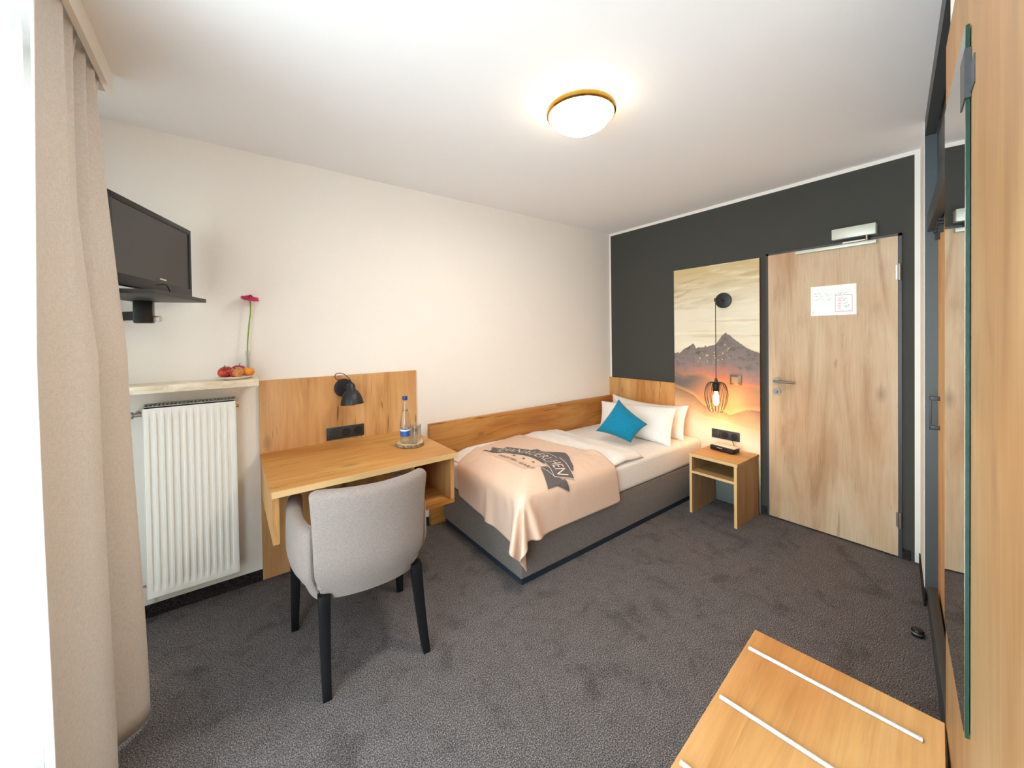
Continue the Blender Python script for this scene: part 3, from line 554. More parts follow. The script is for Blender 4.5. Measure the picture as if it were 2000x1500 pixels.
# fallen cloth, millimetres, row by row
CLOTH_MM = [
[1300,1633,112,1311,1652,129,1303,1672,146,1282,1680,163,1261,1675,181,1244,1662,198,1225,1652,215,1209,1668,228,1221,1693,232,1244,1708,233,1267,1725,234,1280,1749,237,1283,1777,240,1284,1805,243,1284,1832,247,1285,1860,250,1285,1888,254,1285,1916,257,1280,1943,261,1268,1968,266,1260,1994,271,1274,2017,272,1286,2042,274,1286,2070,276,1286,2098,279,1286,2126,281,1286,2154,284,1287,2182,286,1287,2210,289,1287,2238,291,1288,2266,294,1288,2293,297,1289,2321,299,1290,2349,302,1291,2377,305],
[1285,1624,141,1303,1636,158,1312,1657,174,1300,1675,191,1279,1681,209,1259,1671,226,1241,1657,243,1221,1665,259,1226,1691,264,1248,1708,265,1270,1725,266,1283,1750,268,1286,1778,271,1286,1806,275,1286,1834,278,1285,1862,281,1286,1890,285,1287,1918,288,1283,1945,292,1270,1970,297,1264,1997,300,1278,2021,302,1289,2046,303,1288,2074,306,1287,2102,308,1288,2131,310,1289,2159,312,1289,2187,315,1290,2215,317,1290,2243,319,1291,2271,322,1291,2299,324,1290,2327,327,1291,2355,329,1292,2383,332],
[1264,1625,168,1285,1631,186,1306,1641,203,1312,1662,220,1296,1678,237,1275,1679,254,1257,1665,271,1236,1663,288,1231,1688,296,1251,1708,297,1273,1725,298,1286,1750,300,1288,1779,303,1288,1807,306,1288,1835,309,1285,1863,313,1287,1891,316,1289,1919,319,1285,1947,323,1273,1972,327,1268,2000,330,1281,2024,332,1291,2050,333,1289,2079,335,1288,2107,337,1291,2135,339,1290,2163,341,1291,2192,343,1292,2220,345,1292,2248,347,1292,2277,350,1292,2305,352,1292,2333,354,1292,2362,357,1293,2390,359],
[1244,1625,196,1265,1634,213,1287,1639,231,1308,1647,249,1311,1668,265,1293,1681,282,1272,1674,300,1252,1664,317,1239,1685,328,1254,1708,330,1277,1726,331,1289,1751,332,1290,1780,335,1290,1808,338,1290,1836,341,1287,1865,344,1287,1893,347,1291,1921,350,1287,1949,353,1275,1975,357,1272,2003,360,1285,2028,361,1293,2055,363,1289,2083,365,1291,2111,366,1292,2140,368,1290,2168,370,1293,2197,372,1293,2225,374,1292,2254,376,1293,2282,378,1293,2311,380,1293,2339,382,1293,2368,384,1293,2396,386],
[1239,1607,224,1248,1627,242,1267,1640,259,1289,1646,276,1310,1653,294,1309,1674,310,1288,1681,328,1268,1669,345,1249,1681,359,1258,1707,362,1280,1726,363,1292,1752,364,1290,1780,367,1290,1809,369,1292,1838,372,1288,1866,375,1288,1895,378,1293,1923,380,1289,1951,384,1278,1977,387,1276,2005,390,1289,2031,391,1293,2059,392,1289,2087,394,1293,2116,395,1292,2144,397,1292,2173,399,1294,2202,400,1292,2230,402,1292,2259,404,1293,2288,406,1294,2316,407,1294,2345,409,1294,2374,411,1294,2403,413],
[1264,1594,242,1256,1607,266,1255,1627,287,1270,1645,304,1291,1652,322,1313,1660,339,1306,1680,355,1284,1676,373,1262,1678,388,1263,1706,394,1282,1727,395,1294,1753,396,1289,1781,399,1290,1810,401,1294,1839,403,1289,1867,406,1289,1896,409,1294,1924,411,1291,1953,414,1283,1980,417,1281,2008,420,1293,2034,421,1292,2063,422,1292,2091,423,1294,2120,425,1292,2149,426,1294,2178,427,1293,2206,429,1292,2235,430,1294,2264,432,1294,2293,434,1294,2322,435,1294,2351,437,1294,2380,439,1295,2409,440],
[1293,1607,251,1286,1608,279,1277,1613,306,1269,1627,330,1274,1648,349,1295,1659,367,1315,1668,384,1300,1682,401,1277,1677,417,1270,1703,426,1285,1728,427,1296,1754,428,1290,1782,431,1291,1811,433,1295,1840,435,1291,1869,437,1292,1898,440,1296,1926,442,1291,1954,445,1291,1983,446,1287,2011,450,1296,2038,450,1292,2067,452,1296,2095,452,1293,2124,454,1293,2153,455,1296,2182,456,1293,2211,457,1296,2240,459,1295,2270,460,1295,2299,461,1296,2328,463,1296,2357,464,1296,2386,466,1297,2415,468],
[1312,1636,257,1308,1632,286,1305,1629,315,1298,1628,344,1289,1632,371,1283,1649,394,1299,1665,412,1316,1678,429,1293,1679,446,1284,1701,455,1286,1729,459,1296,1755,460,1293,1783,462,1293,1812,464,1297,1841,466,1294,1870,469,1297,1899,470,1298,1928,473,1294,1956,475,1299,1985,476,1297,2014,478,1299,2042,480,1296,2071,481,1297,2100,482,1300,2129,482,1301,2158,483,1299,2187,485,1301,2216,485,1300,2245,487,1301,2275,488,1303,2304,488,1302,2333,490,1302,2363,491,1303,2392,493,1304,2421,494],
[1332,1663,263,1326,1661,292,1322,1658,322,1318,1654,351,1314,1651,380,1309,1648,409,1300,1651,437,1303,1670,457,1309,1685,474,1300,1698,483,1296,1727,490,1298,1755,492,1304,1784,492,1303,1813,494,1303,1843,497,1303,1872,498,1304,1901,500,1305,1930,502,1305,1959,504,1309,1988,504,1307,2017,507,1308,2046,508,1308,2074,508,1308,2104,509,1310,2133,509,1309,2162,511,1312,2191,510,1312,2221,511,1313,2250,512,1313,2280,513,1314,2309,514,1314,2339,515,1316,2368,515,1317,2398,516,1318,2427,517],
[1359,1651,270,1355,1655,300,1350,1659,329,1345,1663,358,1340,1666,387,1333,1668,416,1326,1669,445,1320,1668,474,1315,1670,501,1313,1696,513,1316,1726,516,1318,1755,517,1319,1785,519,1321,1814,519,1323,1844,520,1323,1874,522,1325,1903,521,1325,1932,525,1328,1962,522,1327,1991,527,1328,2020,527,1329,2049,529,1332,2078,525,1332,2107,528,1333,2137,527,1335,2167,526,1334,2196,528,1336,2226,526,1337,2255,526,1336,2285,530,1337,2314,530,1339,2344,526,1340,2374,528,1341,2403,529,1342,2433,529],
[1363,1617,276,1360,1622,305,1357,1626,335,1355,1631,364,1353,1636,394,1351,1641,423,1349,1648,453,1347,1657,481,1345,1670,508,1344,1696,524,1344,1725,530,1346,1755,532,1349,1785,533,1351,1815,534,1352,1845,534,1353,1875,536,1355,1905,535,1354,1935,540,1357,1964,536,1356,1994,541,1358,2023,540,1358,2052,542,1361,2082,538,1360,2111,541,1362,2141,539,1362,2171,539,1362,2201,541,1364,2230,539,1363,2260,542,1362,2290,545,1366,2319,539,1366,2349,542,1366,2378,544,1369,2408,541,1370,2438,541],
[1391,1605,279,1389,1613,308,1387,1622,337,1385,1632,366,1383,1641,394,1379,1652,422,1376,1662,450,1377,1669,480,1376,1674,509,1376,1698,526,1376,1727,538,1377,1756,546,1381,1787,548,1383,1817,549,1385,1847,550,1386,1877,551,1386,1907,551,1386,1937,554,1389,1967,551,1388,1997,555,1389,2026,555,1389,2055,556,1391,2085,552,1390,2115,555,1392,2145,554,1392,2175,555,1392,2205,554,1392,2235,555,1390,2264,560,1393,2293,553,1393,2323,555,1393,2353,557,1396,2383,553,1397,2413,554,1398,2443,554],
[1416,1627,274,1414,1636,303,1412,1645,332,1410,1653,361,1409,1661,390,1409,1665,420,1409,1663,451,1409,1669,480,1409,1675,510,1408,1700,527,1408,1730,541,1409,1760,555,1412,1789,562,1416,1819,564,1417,1849,564,1417,1879,565,1418,1910,566,1419,1940,565,1420,1969,566,1419,1999,569,1420,2029,569,1420,2059,570,1421,2089,568,1421,2119,569,1422,2149,566,1421,2179,569,1422,2209,566,1419,2239,573,1421,2267,566,1421,2298,569,1421,2328,570,1423,2358,565,1423,2388,567,1424,2418,567,1426,2449,565],
[1445,1645,270,1444,1652,299,1443,1658,329,1442,1663,359,1442,1665,390,1442,1665,421,1442,1666,451,1442,1667,482,1441,1677,511,1441,1702,528,1441,1732,545,1441,1763,561,1442,1795,570,1446,1823,574,1448,1851,576,1449,1882,575,1450,1912,575,1450,1942,577,1450,1972,576,1450,2002,579,1451,2032,579,1451,2062,580,1451,2092,578,1451,2123,579,1451,2153,578,1451,2183,576,1449,2213,582,1449,2243,580,1448,2272,580,1448,2302,581,1450,2332,575,1450,2362,577,1451,2393,575,1451,2423,577,1454,2453,574],
[1478,1654,268,1477,1659,298,1477,1662,329,1476,1664,359,1476,1663,390,1475,1663,421,1475,1664,452,1474,1668,482,1474,1678,511,1473,1703,529,1473,1735,547,1473,1765,566,1474,1797,577,1475,1828,580,1477,1857,582,1478,1886,588,1480,1915,582,1480,1945,585,1481,1974,584,1481,2005,583,1481,2035,585,1481,2066,587,1481,2096,584,1481,2126,586,1481,2157,583,1480,2188,584,1477,2217,591,1478,2247,583,1476,2276,590,1477,2306,586,1478,2337,582,1478,2367,585,1478,2397,585,1478,2428,587,1481,2458,584],
[1512,1658,267,1511,1661,298,1511,1663,329,1510,1663,360,1509,1663,391,1509,1664,422,1508,1665,453,1507,1668,483,1506,1679,512,1506,1705,530,1505,1737,548,1505,1768,565,1505,1799,579,1506,1830,583,1507,1860,588,1506,1888,574,1505,1918,574,1505,1948,574,1505,1979,575,1504,2009,575,1504,2039,575,1503,2069,576,1503,2100,576,1502,2130,576,1502,2160,575,1501,2190,575,1501,2221,575,1500,2251,575,1502,2280,583,1505,2311,587,1506,2342,588,1506,2372,588,1504,2403,587,1505,2432,588,1506,2463,589],
[1547,1660,266,1546,1662,297,1545,1663,328,1544,1663,360,1543,1663,391,1542,1663,422,1541,1664,453,1540,1669,484,1539,1680,513,1538,1706,531,1537,1738,548,1537,1770,564,1536,1801,578,1537,1833,582,1537,1864,581,1536,1890,573,1536,1921,573,1535,1951,573,1534,1981,573,1534,2012,574,1533,2042,574,1532,2073,575,1532,2103,575,1531,2134,575,1530,2164,575,1530,2195,575,1529,2225,575,1528,2256,575,1528,2286,575,1527,2317,575,1526,2347,575,1526,2377,575,1525,2408,575,1524,2438,575,1524,2469,575],
[1581,1661,266,1580,1662,297,1579,1663,328,1577,1664,360,1576,1665,391,1575,1665,423,1574,1665,454,1573,1669,485,1572,1680,514,1571,1707,531,1570,1740,549,1569,1772,566,1568,1803,576,1567,1834,583,1568,1866,581,1567,1892,571,1566,1923,571,1565,1954,572,1564,1984,572,1563,2015,572,1562,2046,573,1561,2076,574,1561,2107,574,1560,2138,574,1559,2168,575,1558,2199,575,1557,2230,575,1556,2260,575,1555,2291,575,1554,2322,575,1554,2352,575,1553,2383,575,1552,2414,575,1551,2444,576,1550,2475,576],
[1615,1662,265,1614,1662,297,1612,1663,328,1611,1663,360,1610,1664,392,1608,1665,423,1607,1666,455,1605,1670,486,1604,1681,515,1603,1708,532,1602,1741,550,1600,1773,567,1599,1805,577,1599,1836,583,1598,1865,578,1597,1895,570,1596,1926,570,1595,1956,571,1594,1987,571,1593,2018,571,1592,2049,572,1591,2080,573,1590,2111,574,1588,2142,574,1587,2173,575,1586,2203,575,1585,2234,575,1584,2265,575,1583,2296,575,1582,2327,575,1581,2358,575,1580,2389,575,1579,2419,575,1578,2450,576,1576,2481,576],
[1650,1662,265,1648,1662,296,1646,1662,328,1645,1662,360,1643,1662,392,1642,1663,424,1640,1664,456,1638,1669,487,1637,1682,516,1635,1710,533,1633,1743,550,1632,1776,565,1631,1807,576,1629,1839,579,1627,1871,583,1628,1897,570,1626,1928,570,1625,1959,570,1624,1990,571,1622,2021,571,1621,2052,572,1620,2083,573,1619,2115,573,1617,2146,574,1616,2177,575,1615,2208,576,1613,2239,576,1612,2270,576,1611,2301,576,1609,2332,575,1608,2363,575,1607,2394,575,1606,2425,576,1604,2456,576,1603,2487,577],
[1684,1662,264,1682,1663,296,1680,1663,328,1678,1664,360,1677,1664,392,1675,1665,424,1673,1666,456,1671,1669,488,1669,1683,517,1667,1711,534,1666,1744,553,1664,1777,568,1662,1809,578,1661,1842,579,1659,1873,583,1658,1899,570,1657,1931,570,1655,1962,571,1653,1993,571,1652,2024,571,1650,2056,572,1649,2087,573,1647,2118,574,1646,2150,575,1644,2181,575,1643,2212,576,1641,2243,576,1640,2275,576,1638,2306,576,1637,2337,575,1635,2368,575,1634,2400,575,1632,2431,575,1631,2462,576,1629,2494,577],
[1718,1663,264,1716,1663,296,1714,1663,328,1712,1664,361,1710,1663,393,1708,1663,425,1706,1665,457,1704,1671,489,1702,1684,518,1700,1714,533,1698,1747,552,1695,1779,569,1693,1811,580,1691,1843,586,1690,1873,580,1688,1902,571,1687,1933,571,1685,1965,572,1683,1996,572,1682,2028,572,1680,2059,573,1678,2091,573,1676,2122,574,1675,2153,575,1673,2185,576,1671,2216,576,1670,2248,576,1668,2279,576,1666,2311,576,1664,2342,575,1663,2374,575,1661,2405,575,1659,2437,575,1658,2468,576,1656,2500,576],
[1753,1663,263,1751,1663,296,1748,1663,328,1746,1663,361,1744,1663,393,1741,1663,426,1739,1665,458,1737,1670,490,1734,1684,519,1732,1714,537,1729,1748,555,1727,1782,569,1724,1814,579,1722,1847,581,1719,1879,587,1719,1904,573,1717,1936,573,1715,1967,573,1713,1999,573,1711,2031,574,1709,2062,574,1707,2094,574,1705,2126,575,1703,2157,575,1702,2189,576,1700,2221,576,1698,2252,576,1696,2284,576,1694,2316,575,1692,2347,575,1690,2379,574,1688,2411,574,1686,2443,575,1684,2474,575,1682,2506,576],
[1787,1663,263,1785,1663,296,1782,1664,328,1780,1664,361,1777,1664,394,1774,1664,426,1772,1665,459,1769,1670,491,1767,1685,519,1764,1716,536,1761,1749,556,1759,1783,571,1756,1817,581,1753,1849,582,1751,1881,588,1749,1906,574,1747,1938,574,1745,1970,575,1743,2002,575,1741,2034,575,1739,2066,575,1736,2098,575,1734,2129,575,1732,2161,575,1730,2193,575,1728,2225,576,1726,2257,576,1724,2289,575,1722,2321,575,1719,2353,574,1717,2385,574,1715,2416,574,1713,2448,574,1711,2480,575,1709,2512,576],
[1822,1664,263,1819,1664,296,1816,1664,328,1813,1664,361,1811,1665,394,1808,1665,427,1805,1666,460,1802,1670,492,1799,1686,520,1797,1717,537,1794,1751,558,1791,1785,574,1788,1819,580,1785,1851,584,1782,1884,589,1780,1909,575,1777,1941,575,1775,1973,575,1773,2005,576,1770,2037,576,1768,2069,575,1766,2101,575,1763,2133,575,1761,2165,575,1759,2197,575,1756,2229,575,1754,2262,575,1752,2294,575,1749,2326,574,1747,2358,574,1745,2390,573,1742,2422,573,1740,2454,574,1738,2486,575,1735,2518,576],
[1856,1664,262,1853,1664,295,1850,1663,329,1847,1663,362,1844,1662,395,1841,1663,428,1838,1666,461,1835,1672,493,1832,1687,522,1829,1719,538,1825,1753,557,1822,1786,575,1819,1820,582,1816,1853,584,1813,1882,587,1810,1911,575,1808,1943,576,1805,1976,576,1802,2008,576,1800,2040,576,1797,2072,576,1795,2105,575,1792,2137,575,1790,2169,574,1787,2202,574,1785,2234,574,1782,2266,574,1780,2298,574,1777,2331,573,1774,2363,573,1772,2395,573,1769,2428,573,1767,2460,574,1764,2492,575,1762,2524,576],
[1890,1664,262,1887,1664,295,1884,1663,329,1881,1664,362,1877,1664,395,1874,1665,428,1871,1666,462,1868,1671,495,1864,1688,523,1861,1719,541,1858,1754,560,1854,1788,576,1850,1822,585,1847,1855,589,1843,1881,575,1841,1913,575,1838,1946,576,1835,1978,576,1832,2011,576,1829,2043,576,1827,2076,576,1824,2108,575,1821,2141,574,1818,2173,573,1816,2206,573,1813,2238,573,1810,2271,573,1807,2303,573,1805,2336,573,1802,2368,573,1799,2401,573,1796,2433,573,1794,2466,574,1791,2498,575,1788,2531,576],
[1925,1664,262,1921,1664,295,1918,1664,329,1914,1664,362,1911,1664,396,1907,1664,429,1904,1666,463,1900,1672,496,1897,1690,523,1893,1722,539,1890,1757,558,1885,1789,577,1882,1824,580,1878,1857,586,1874,1883,575,1871,1916,575,1868,1948,575,1865,1981,576,1862,2014,576,1859,2046,576,1856,2079,575,1853,2112,574,1850,2144,574,1847,2177,573,1844,2210,573,1841,2243,573,1838,2275,573,1835,2308,573,1832,2341,573,1829,2373,573,1827,2406,573,1824,2439,574,1821,2471,574,1818,2504,575,1815,2537,576],
[1959,1664,262,1956,1664,295,1952,1664,329,1948,1664,363,1944,1663,396,1941,1664,430,1937,1666,464,1933,1672,497,1929,1691,523,1925,1722,543,1921,1757,562,1917,1793,574,1913,1825,587,1909,1858,594,1904,1885,574,1901,1918,574,1898,1951,575,1895,1984,576,1892,2017,576,1889,2049,576,1886,2082,575,1882,2115,574,1879,2148,573,1876,2181,573,1873,2214,572,1870,2247,573,1867,2280,573,1863,2313,573,1860,2346,573,1857,2378,573,1854,2411,574,1851,2444,574,1848,2477,574,1844,2510,575,1841,2543,576],
[1994,1665,261,1990,1665,295,1986,1664,329,1982,1664,363,1978,1664,397,1974,1663,431,1970,1665,465,1966,1674,497,1962,1691,525,1957,1725,541,1953,1760,560,1949,1793,579,1944,1828,582,1939,1861,586,1935,1887,574,1932,1920,574,1928,1953,575,1925,1986,575,1922,2019,575,1918,2053,575,1915,2086,575,1912,2119,574,1908,2152,573,1905,2185,573,1901,2218,573,1898,2251,573,1895,2284,574,1891,2317,574,1888,2351,574,1885,2384,574,1881,2417,574,1878,2450,574,1874,2483,575,1871,2516,575,1868,2549,576],
[2028,1665,261,2024,1665,295,2020,1665,329,2016,1665,363,2011,1664,398,2007,1664,432,2003,1666,466,1999,1673,499,1994,1693,525,1990,1726,543,1985,1760,565,1980,1795,578,1975,1829,587,1970,1862,594,1966,1889,574,1962,1923,574,1959,1956,574,1955,1989,575,1951,2022,575,1948,2056,575,1944,2089,574,1941,2122,574,1937,2156,573,1934,2189,573,1930,2222,573,1926,2256,574,1923,2289,574,1919,2322,575,1916,2355,575,1912,2389,575,1908,2422,575,1905,2455,575,1901,2489,575,1898,2522,575,1894,2555,576],
[2062,1665,261,2058,1665,295,2054,1665,330,2049,1665,364,2045,1665,398,2040,1664,432,2036,1666,467,2032,1672,500,2027,1694,526,2022,1727,546,2017,1764,562,2011,1797,580,2006,1832,582,2000,1866,585,1996,1891,574,1993,1925,574,1989,1958,574,1985,1992,575,1981,2025,575,1977,2059,575,1974,2092,574,1970,2126,574,1966,2159,574,1962,2193,574,1958,2226,574,1955,2260,575,1951,2293,575,1947,2327,576,1943,2360,576,1940,2394,576,1936,2427,575,1932,2461,575,1928,2494,575,1924,2528,575,1921,2561,576],
[2097,1665,261,2092,1665,295,2088,1665,330,2083,1665,364,2078,1665,399,2074,1665,433,2069,1667,468,2064,1673,502,2059,1697,526,2054,1730,544,2049,1764,567,2043,1800,579,2037,1835,582,2030,1867,592,2027,1893,575,2023,1927,575,2019,1961,575,2015,1995,575,2011,2028,575,2007,2062,575,2003,2096,575,1999,2129,574,1995,2163,574,1991,2197,574,1987,2231,574,1983,2264,575,1979,2298,576,1975,2332,576,1971,2365,576,1967,2399,576,1963,2433,576,1959,2467,575,1955,2500,575,1951,2534,575,1947,2568,576],
[2131,1665,261,2126,1665,295,2122,1665,330,2117,1665,365,2112,1665,400,2107,1665,434,2102,1667,469,2097,1673,503,2092,1698,527,2086,1731,547,2081,1767,567,2075,1803,580,2066,1834,592,2061,1866,591,2058,1896,576,2053,1929,576,2049,1963,576,2045,1997,576,2041,2031,576,2037,2065,576,2032,2099,575,2028,2133,574,2024,2167,574,2020,2201,574,2016,2235,575,2011,2269,576,2007,2303,576,2003,2336,577,1999,2370,577,1995,2404,576,1990,2438,576,1986,2472,575,1982,2506,575,1978,2540,575,1974,2574,574],
[2166,1666,261,2161,1665,295,2155,1665,330,2150,1665,365,2145,1665,400,2140,1666,435,2135,1668,470,2130,1674,504,2125,1699,528,2119,1733,548,2113,1769,568,2105,1803,587,2097,1838,594,2088,1871,593,2088,1898,577,2084,1932,577,2079,1966,576,2075,2000,577,2071,2034,576,2066,2068,576,2062,2102,575,2057,2136,574,2053,2171,574,2049,2205,574,2044,2239,574,2040,2273,575,2035,2307,576,2031,2341,577,2026,2375,577,2022,2409,576,2018,2444,576,2013,2478,575,2009,2512,575,2004,2546,576,2000,2580,573]]
# ------------------------------------------------------------------ desk
DP = thing('desk_back_panel', 'tall knotty oak panel fixed to the white wall behind the desk', 'panel', (.63, WY, 0))
obj('board', B(.148, 1.112, 2.6705, WY-.001, .004, 1.176), oak('oak_desk_panel', 'z', '#dcb280', '#d0a26c', '#b68653', off=11.2), DP, bevel=.0015)
dk = thing('desk', 'wall-hung knotty oak desk with an open compartment at its right end', 'desk', (.6, 2.67, .72))
DX0, DX1, DY0 = .145, 1.060, 1.955
DTOP = oak('oak_desk_top', 'x', '#d8a868', '#cc9a58', '#b07c40', off=5.5)
obj('desktop', B(DX0, DX1, DY0+.002, 2.670, .722, .75), DTOP, dk)
obj('front_edge_band', B(DX0, DX1, DY0, DY0+.002, .722, .75), OAKE, dk)
obj('side_panel', B(.150, .176, 1.99, 2.670, .502, .722), OAKZ, dk)
obj('side_panel', B(1.026, 1.050, 1.985, 2.670, .478, .722), OAKZ, dk)
obj('divider', B(.806, .828, 2.03, 2.670, .478, .722), OAKZ, dk)
obj('compartment_floor', B(.806, 1.050, 1.985, 2.670, .455, .478), DTOP, dk)
obj('compartment_back', B(.828, 1.026, 2.645, 2.670, .478, .722), OAKZ, dk)
# desk lamp on the panel
dl = thing('desk_wall_lamp', 'black metal wall spotlight with a dome shade on the oak panel above the desk', 'lamp', (.613, 2.67, 1.098))
bm = bmesh.new(); lathe(bm, [(0, .022), (.05, .022), (.060, .012), (.060, 0)], (0, 0, 0), 40); T = Matrix.Translation((.613, 2.67, 1.095)) @ Matrix.Rotation(pi/2, 4, 'X')
for v_ in bm.verts: v_.co = T @ v_.co
obj('wall_plate', bm, BLACK, dl, smooth=40)
bm = bmesh.new(); tube(bm, [(.613, 2.65, 1.10), (.618, 2.60, 1.105), (.628, 2.565, 1.10)], .010, 12); cyl(bm, (.605, 2.565, 1.10), (.655, 2.565, 1.10), .014, 16); tube(bm, [(.640, 2.56, 1.10), (.640, 2.555, 1.135), (.625, 2.55, 1.14), (.620, 2.555, 1.09)], .003, 6); obj('arm', bm, BLACK, dl, smooth=40)
sd = Vector((.04, -.08, -1)).normalized(); s0 = Vector((.628, 2.555, 1.118))
bm = bmesh.new(); lathe(bm, [(0, -.012), (.020, -.012), (.026, .0), (.028, .026), (.040, .036), (.054, .058), (.063, .085), (.069, .118), (.067, .118), (.060, .086), (.051, .060), (.037, .039), (0, .034)], s0, 40, M=align(sd)); shd = obj('shade', bm, BLACK, dl, smooth=50)
bm = bmesh.new(); lathe(bm, [(.0665, .1165), (.0615, .1165), (.0580, .088), (.049, .061), (.036, .041)], s0+sd*.0006, 40, M=align(sd)); obj('shade_lining', bm, CREAM, shd, smooth=60)
bm = bmesh.new(); lathe(bm, [(0, .045), (.014, .05), (.018, .07), (.032, .092), (.034, .110), (.024, .124), (0, .131)], s0, 24, M=align(sd)); obj('bulb', bm, mat('amber_bulb_glass', '#d8a777', .2), shd, smooth=60)
bm = bmesh.new(); pts = [(.625, 2.63, 1.14), (.60, 2.62, 1.15), (.565, 2.60, 1.155), (.545, 2.60, 1.178), (.560, 2.60, 1.198), (.595, 2.60, 1.192), (.618, 2.59, 1.172), (.632, 2.57, 1.15), (.636, 2.56, 1.12)]
tube(bm, catmull(pts, 6), .0025, 6); obj('cable', bm, BLKPL, dl, smooth=60)
# wooden slice, bottle, glasses
WC = Vector((.905, 2.275, .75))
bark = mat('bark', '#75634f', .9); base(bark, ramp(bark, noise_(bark, coords(bark), 60, 4, .7), [(.35, '#4f4237'), (.5, '#8a7763'), (.65, '#b5a48e')])); sl = mat('pale_cut_wood', '#d9bd95', .6)
ws = thing('wood_slice', 'round slice of birch trunk with bark carrying the bottle and glass', 'coaster', tuple(WC))
bm = bmesh.new(); lathe(bm, [(0, 0), (.078, 0), (.084, .004), (.084, .018), (.081, .021)], WC, 48)
for v_ in bm.verts:
    q = v_.co-WC; a = math.atan2(q.y, q.x); v_.co = WC+Vector((q.x*(1+.04*sin(3*a)+.02*sin(7*a)), q.y*(1+.04*sin(3*a)+.02*sin(7*a)), q.z))
obj('bark', bm, bark, ws, smooth=40)
bm = bmesh.new(); lathe(bm, [(0, .0225), (.075, .0225), (.080, .021), (.080, .015), (0, .015)], WC, 48)
for v_ in bm.verts:
    q = v_.co-WC; a = math.atan2(q.y, q.x); v_.co = WC+Vector((q.x*(1+.04*sin(3*a)+.02*sin(7*a)), q.y*(1+.04*sin(3*a)+.02*sin(7*a)), q.z))
obj('cut_face', bm, sl, ws, smooth=40)
bz = .7725; BC = Vector((.870, 2.265, bz))
bo = thing('water_bottle', 'clear glass water bottle with a blue cap and blue label on the wood slice', 'bottle', tuple(BC))
bm = bmesh.new(); lathe(bm, [(0, .002), (.024, 0), (.030, .005), (.0315, .02), (.0315, .085), (.0315, .11), (.028, .15), (.021, .19), (.015, .22), (.0125, .25), (.0125, .268), (.0145, .270)], BC, 32); obj('glass_body', bm, GLASS, bo, smooth=60)
bm = bmesh.new(); lathe(bm, [(.0322, .045), (.0322, .078)], BC, 32); lb_ = obj('label', bm, mat('blue_label', '#2c5fb4', .5), bo, smooth=60)
bm = bmesh.new(); lathe(bm, [(.0321, .078), (.0321, .088), ], BC, 32); obj('label_edge', bm, PAPER, lb_, smooth=60)
bm = bmesh.new(); lathe(bm, [(0, .288), (.014, .288), (.0155, .284), (.0155, .266), (.0145, .264)], BC, 28); obj('cap', bm, mat('blue_cap', '#1f3a78', .4), bo, smooth=50)
bm = bmesh.new(); lathe(bm, [(0, .198), (.0185, .198), (.0188, .2), (.0188, .203), (0, .203)], BC, 28); obj('water_line', bm, glass('water_grey', (.55, .58, .56, 1)), bo, smooth=50)
def tumbler(c, label):
    bm = bmesh.new(); lathe(bm, [(0, .002), (.024, 0), (.026, .004), (.030, .098), (.0285, .098), (.0245, .012), (0, .012)], c, 32)
    tag(obj('drinking_glass', bm, GLASS, smooth=60, origin=tuple(c)), label, 'glass', 'tumblers beside the water bottle')
tumbler(Vector((.902, 2.222, bz)), 'empty clear tumbler standing in front of the water bottle on the wood slice')
tumbler(Vector((.945, 2.280, bz)), 'empty clear tumbler on the right edge of the wood slice')

# ------------------------------------------------------------------ armchair
ch = thing('armchair', 'taupe upholstered tub armchair with black legs pushed under the desk', 'chair', (.497, 1.868, 0), radians(-4))
U = catmull([(-.285, .265, 0), (-.300, .16, 0), (-.303, .05, 0), (-.295, -.06, 0), (-.270, -.155, 0), (-.225, -.205, 0), (-.12, -.245, 0), (0, -.258, 0), (.12, -.245, 0), (.215, -.205, 0), (.255, -.155, 0), (.278, -.06, 0), (.286, .05, 0), (.283, .16, 0), (.268, .265, 0)], 8)
def uat(s):
    f = s*(len(U)-1); i = min(int(f), len(U)-2); return U[i].lerp(U[i+1], f-i)
def shell(s0, s1, ztop, th, zb=.345, lean=0, capr=.02, n=48, zlow=None):
    bm = bmesh.new(); rings = []
    for k in range(n+1):
        s = s0+(s1-s0)*k/n; p = uat(s); tg = (uat(min(1, s+.01))-uat(max(0, s-.01))).normalized(); nr = Vector((tg.y, -tg.x, 0))
        if nr.dot(p) < 0: nr = -nr
        zt = ztop(k/n); e = min(k, n-k)/n; L_ = e*(s1-s0)*1.25; rc = 1-math.sqrt(max(0, 1-(1-min(1, L_/capr))**2)) if L_ < capr else 0
        thk = th*(1-.55*rc); ring = []; hgt = zt-zb
        sec = []
        for j in range(9):
            t = j/8; z = zb+(hgt-thk*.5)*t; bow = -.060*(1-sstep((z-zb)/.16))**1.4 + .004*sin(pi*min(1, max(0, (z-zb)/.30))) + lean*max(0, (z-.52)/.3)**1.3
            sec.append((bow-th*.5*rc*.5, z))
        o_top = sec[-1][0]
        for j in range(1, 8):
            a = pi*j/8; sec.append((o_top-thk/2+thk/2*cos(a), zt-thk/2+thk/2*sin(a)))
        for j in range(6):
            t = 1-j/5; z = zb+(hgt-thk*.5)*t; bow = -.060*(1-sstep((z-zb)/.16))**1.4+lean*max(0, (z-.52)/.3)**1.3
            sec.append((bow-thk-th*.25*rc, z))
        rings.append([bm.verts.new(p+nr*q+Vector((0, 0, z-rc*thk*.35*(z > zt-thk)))) for q, z in sec])
    m_ = len(rings[0])
    for A, C in zip(rings, rings[1:]):
        for k in range(m_): bm.faces.new((A[k], A[(k+1) % m_], C[(k+1) % m_], C[k]))
    bm.faces.new(rings[0][::-1]); bm.faces.new(rings[-1]); return bm
SB0, SB1 = .352, .672
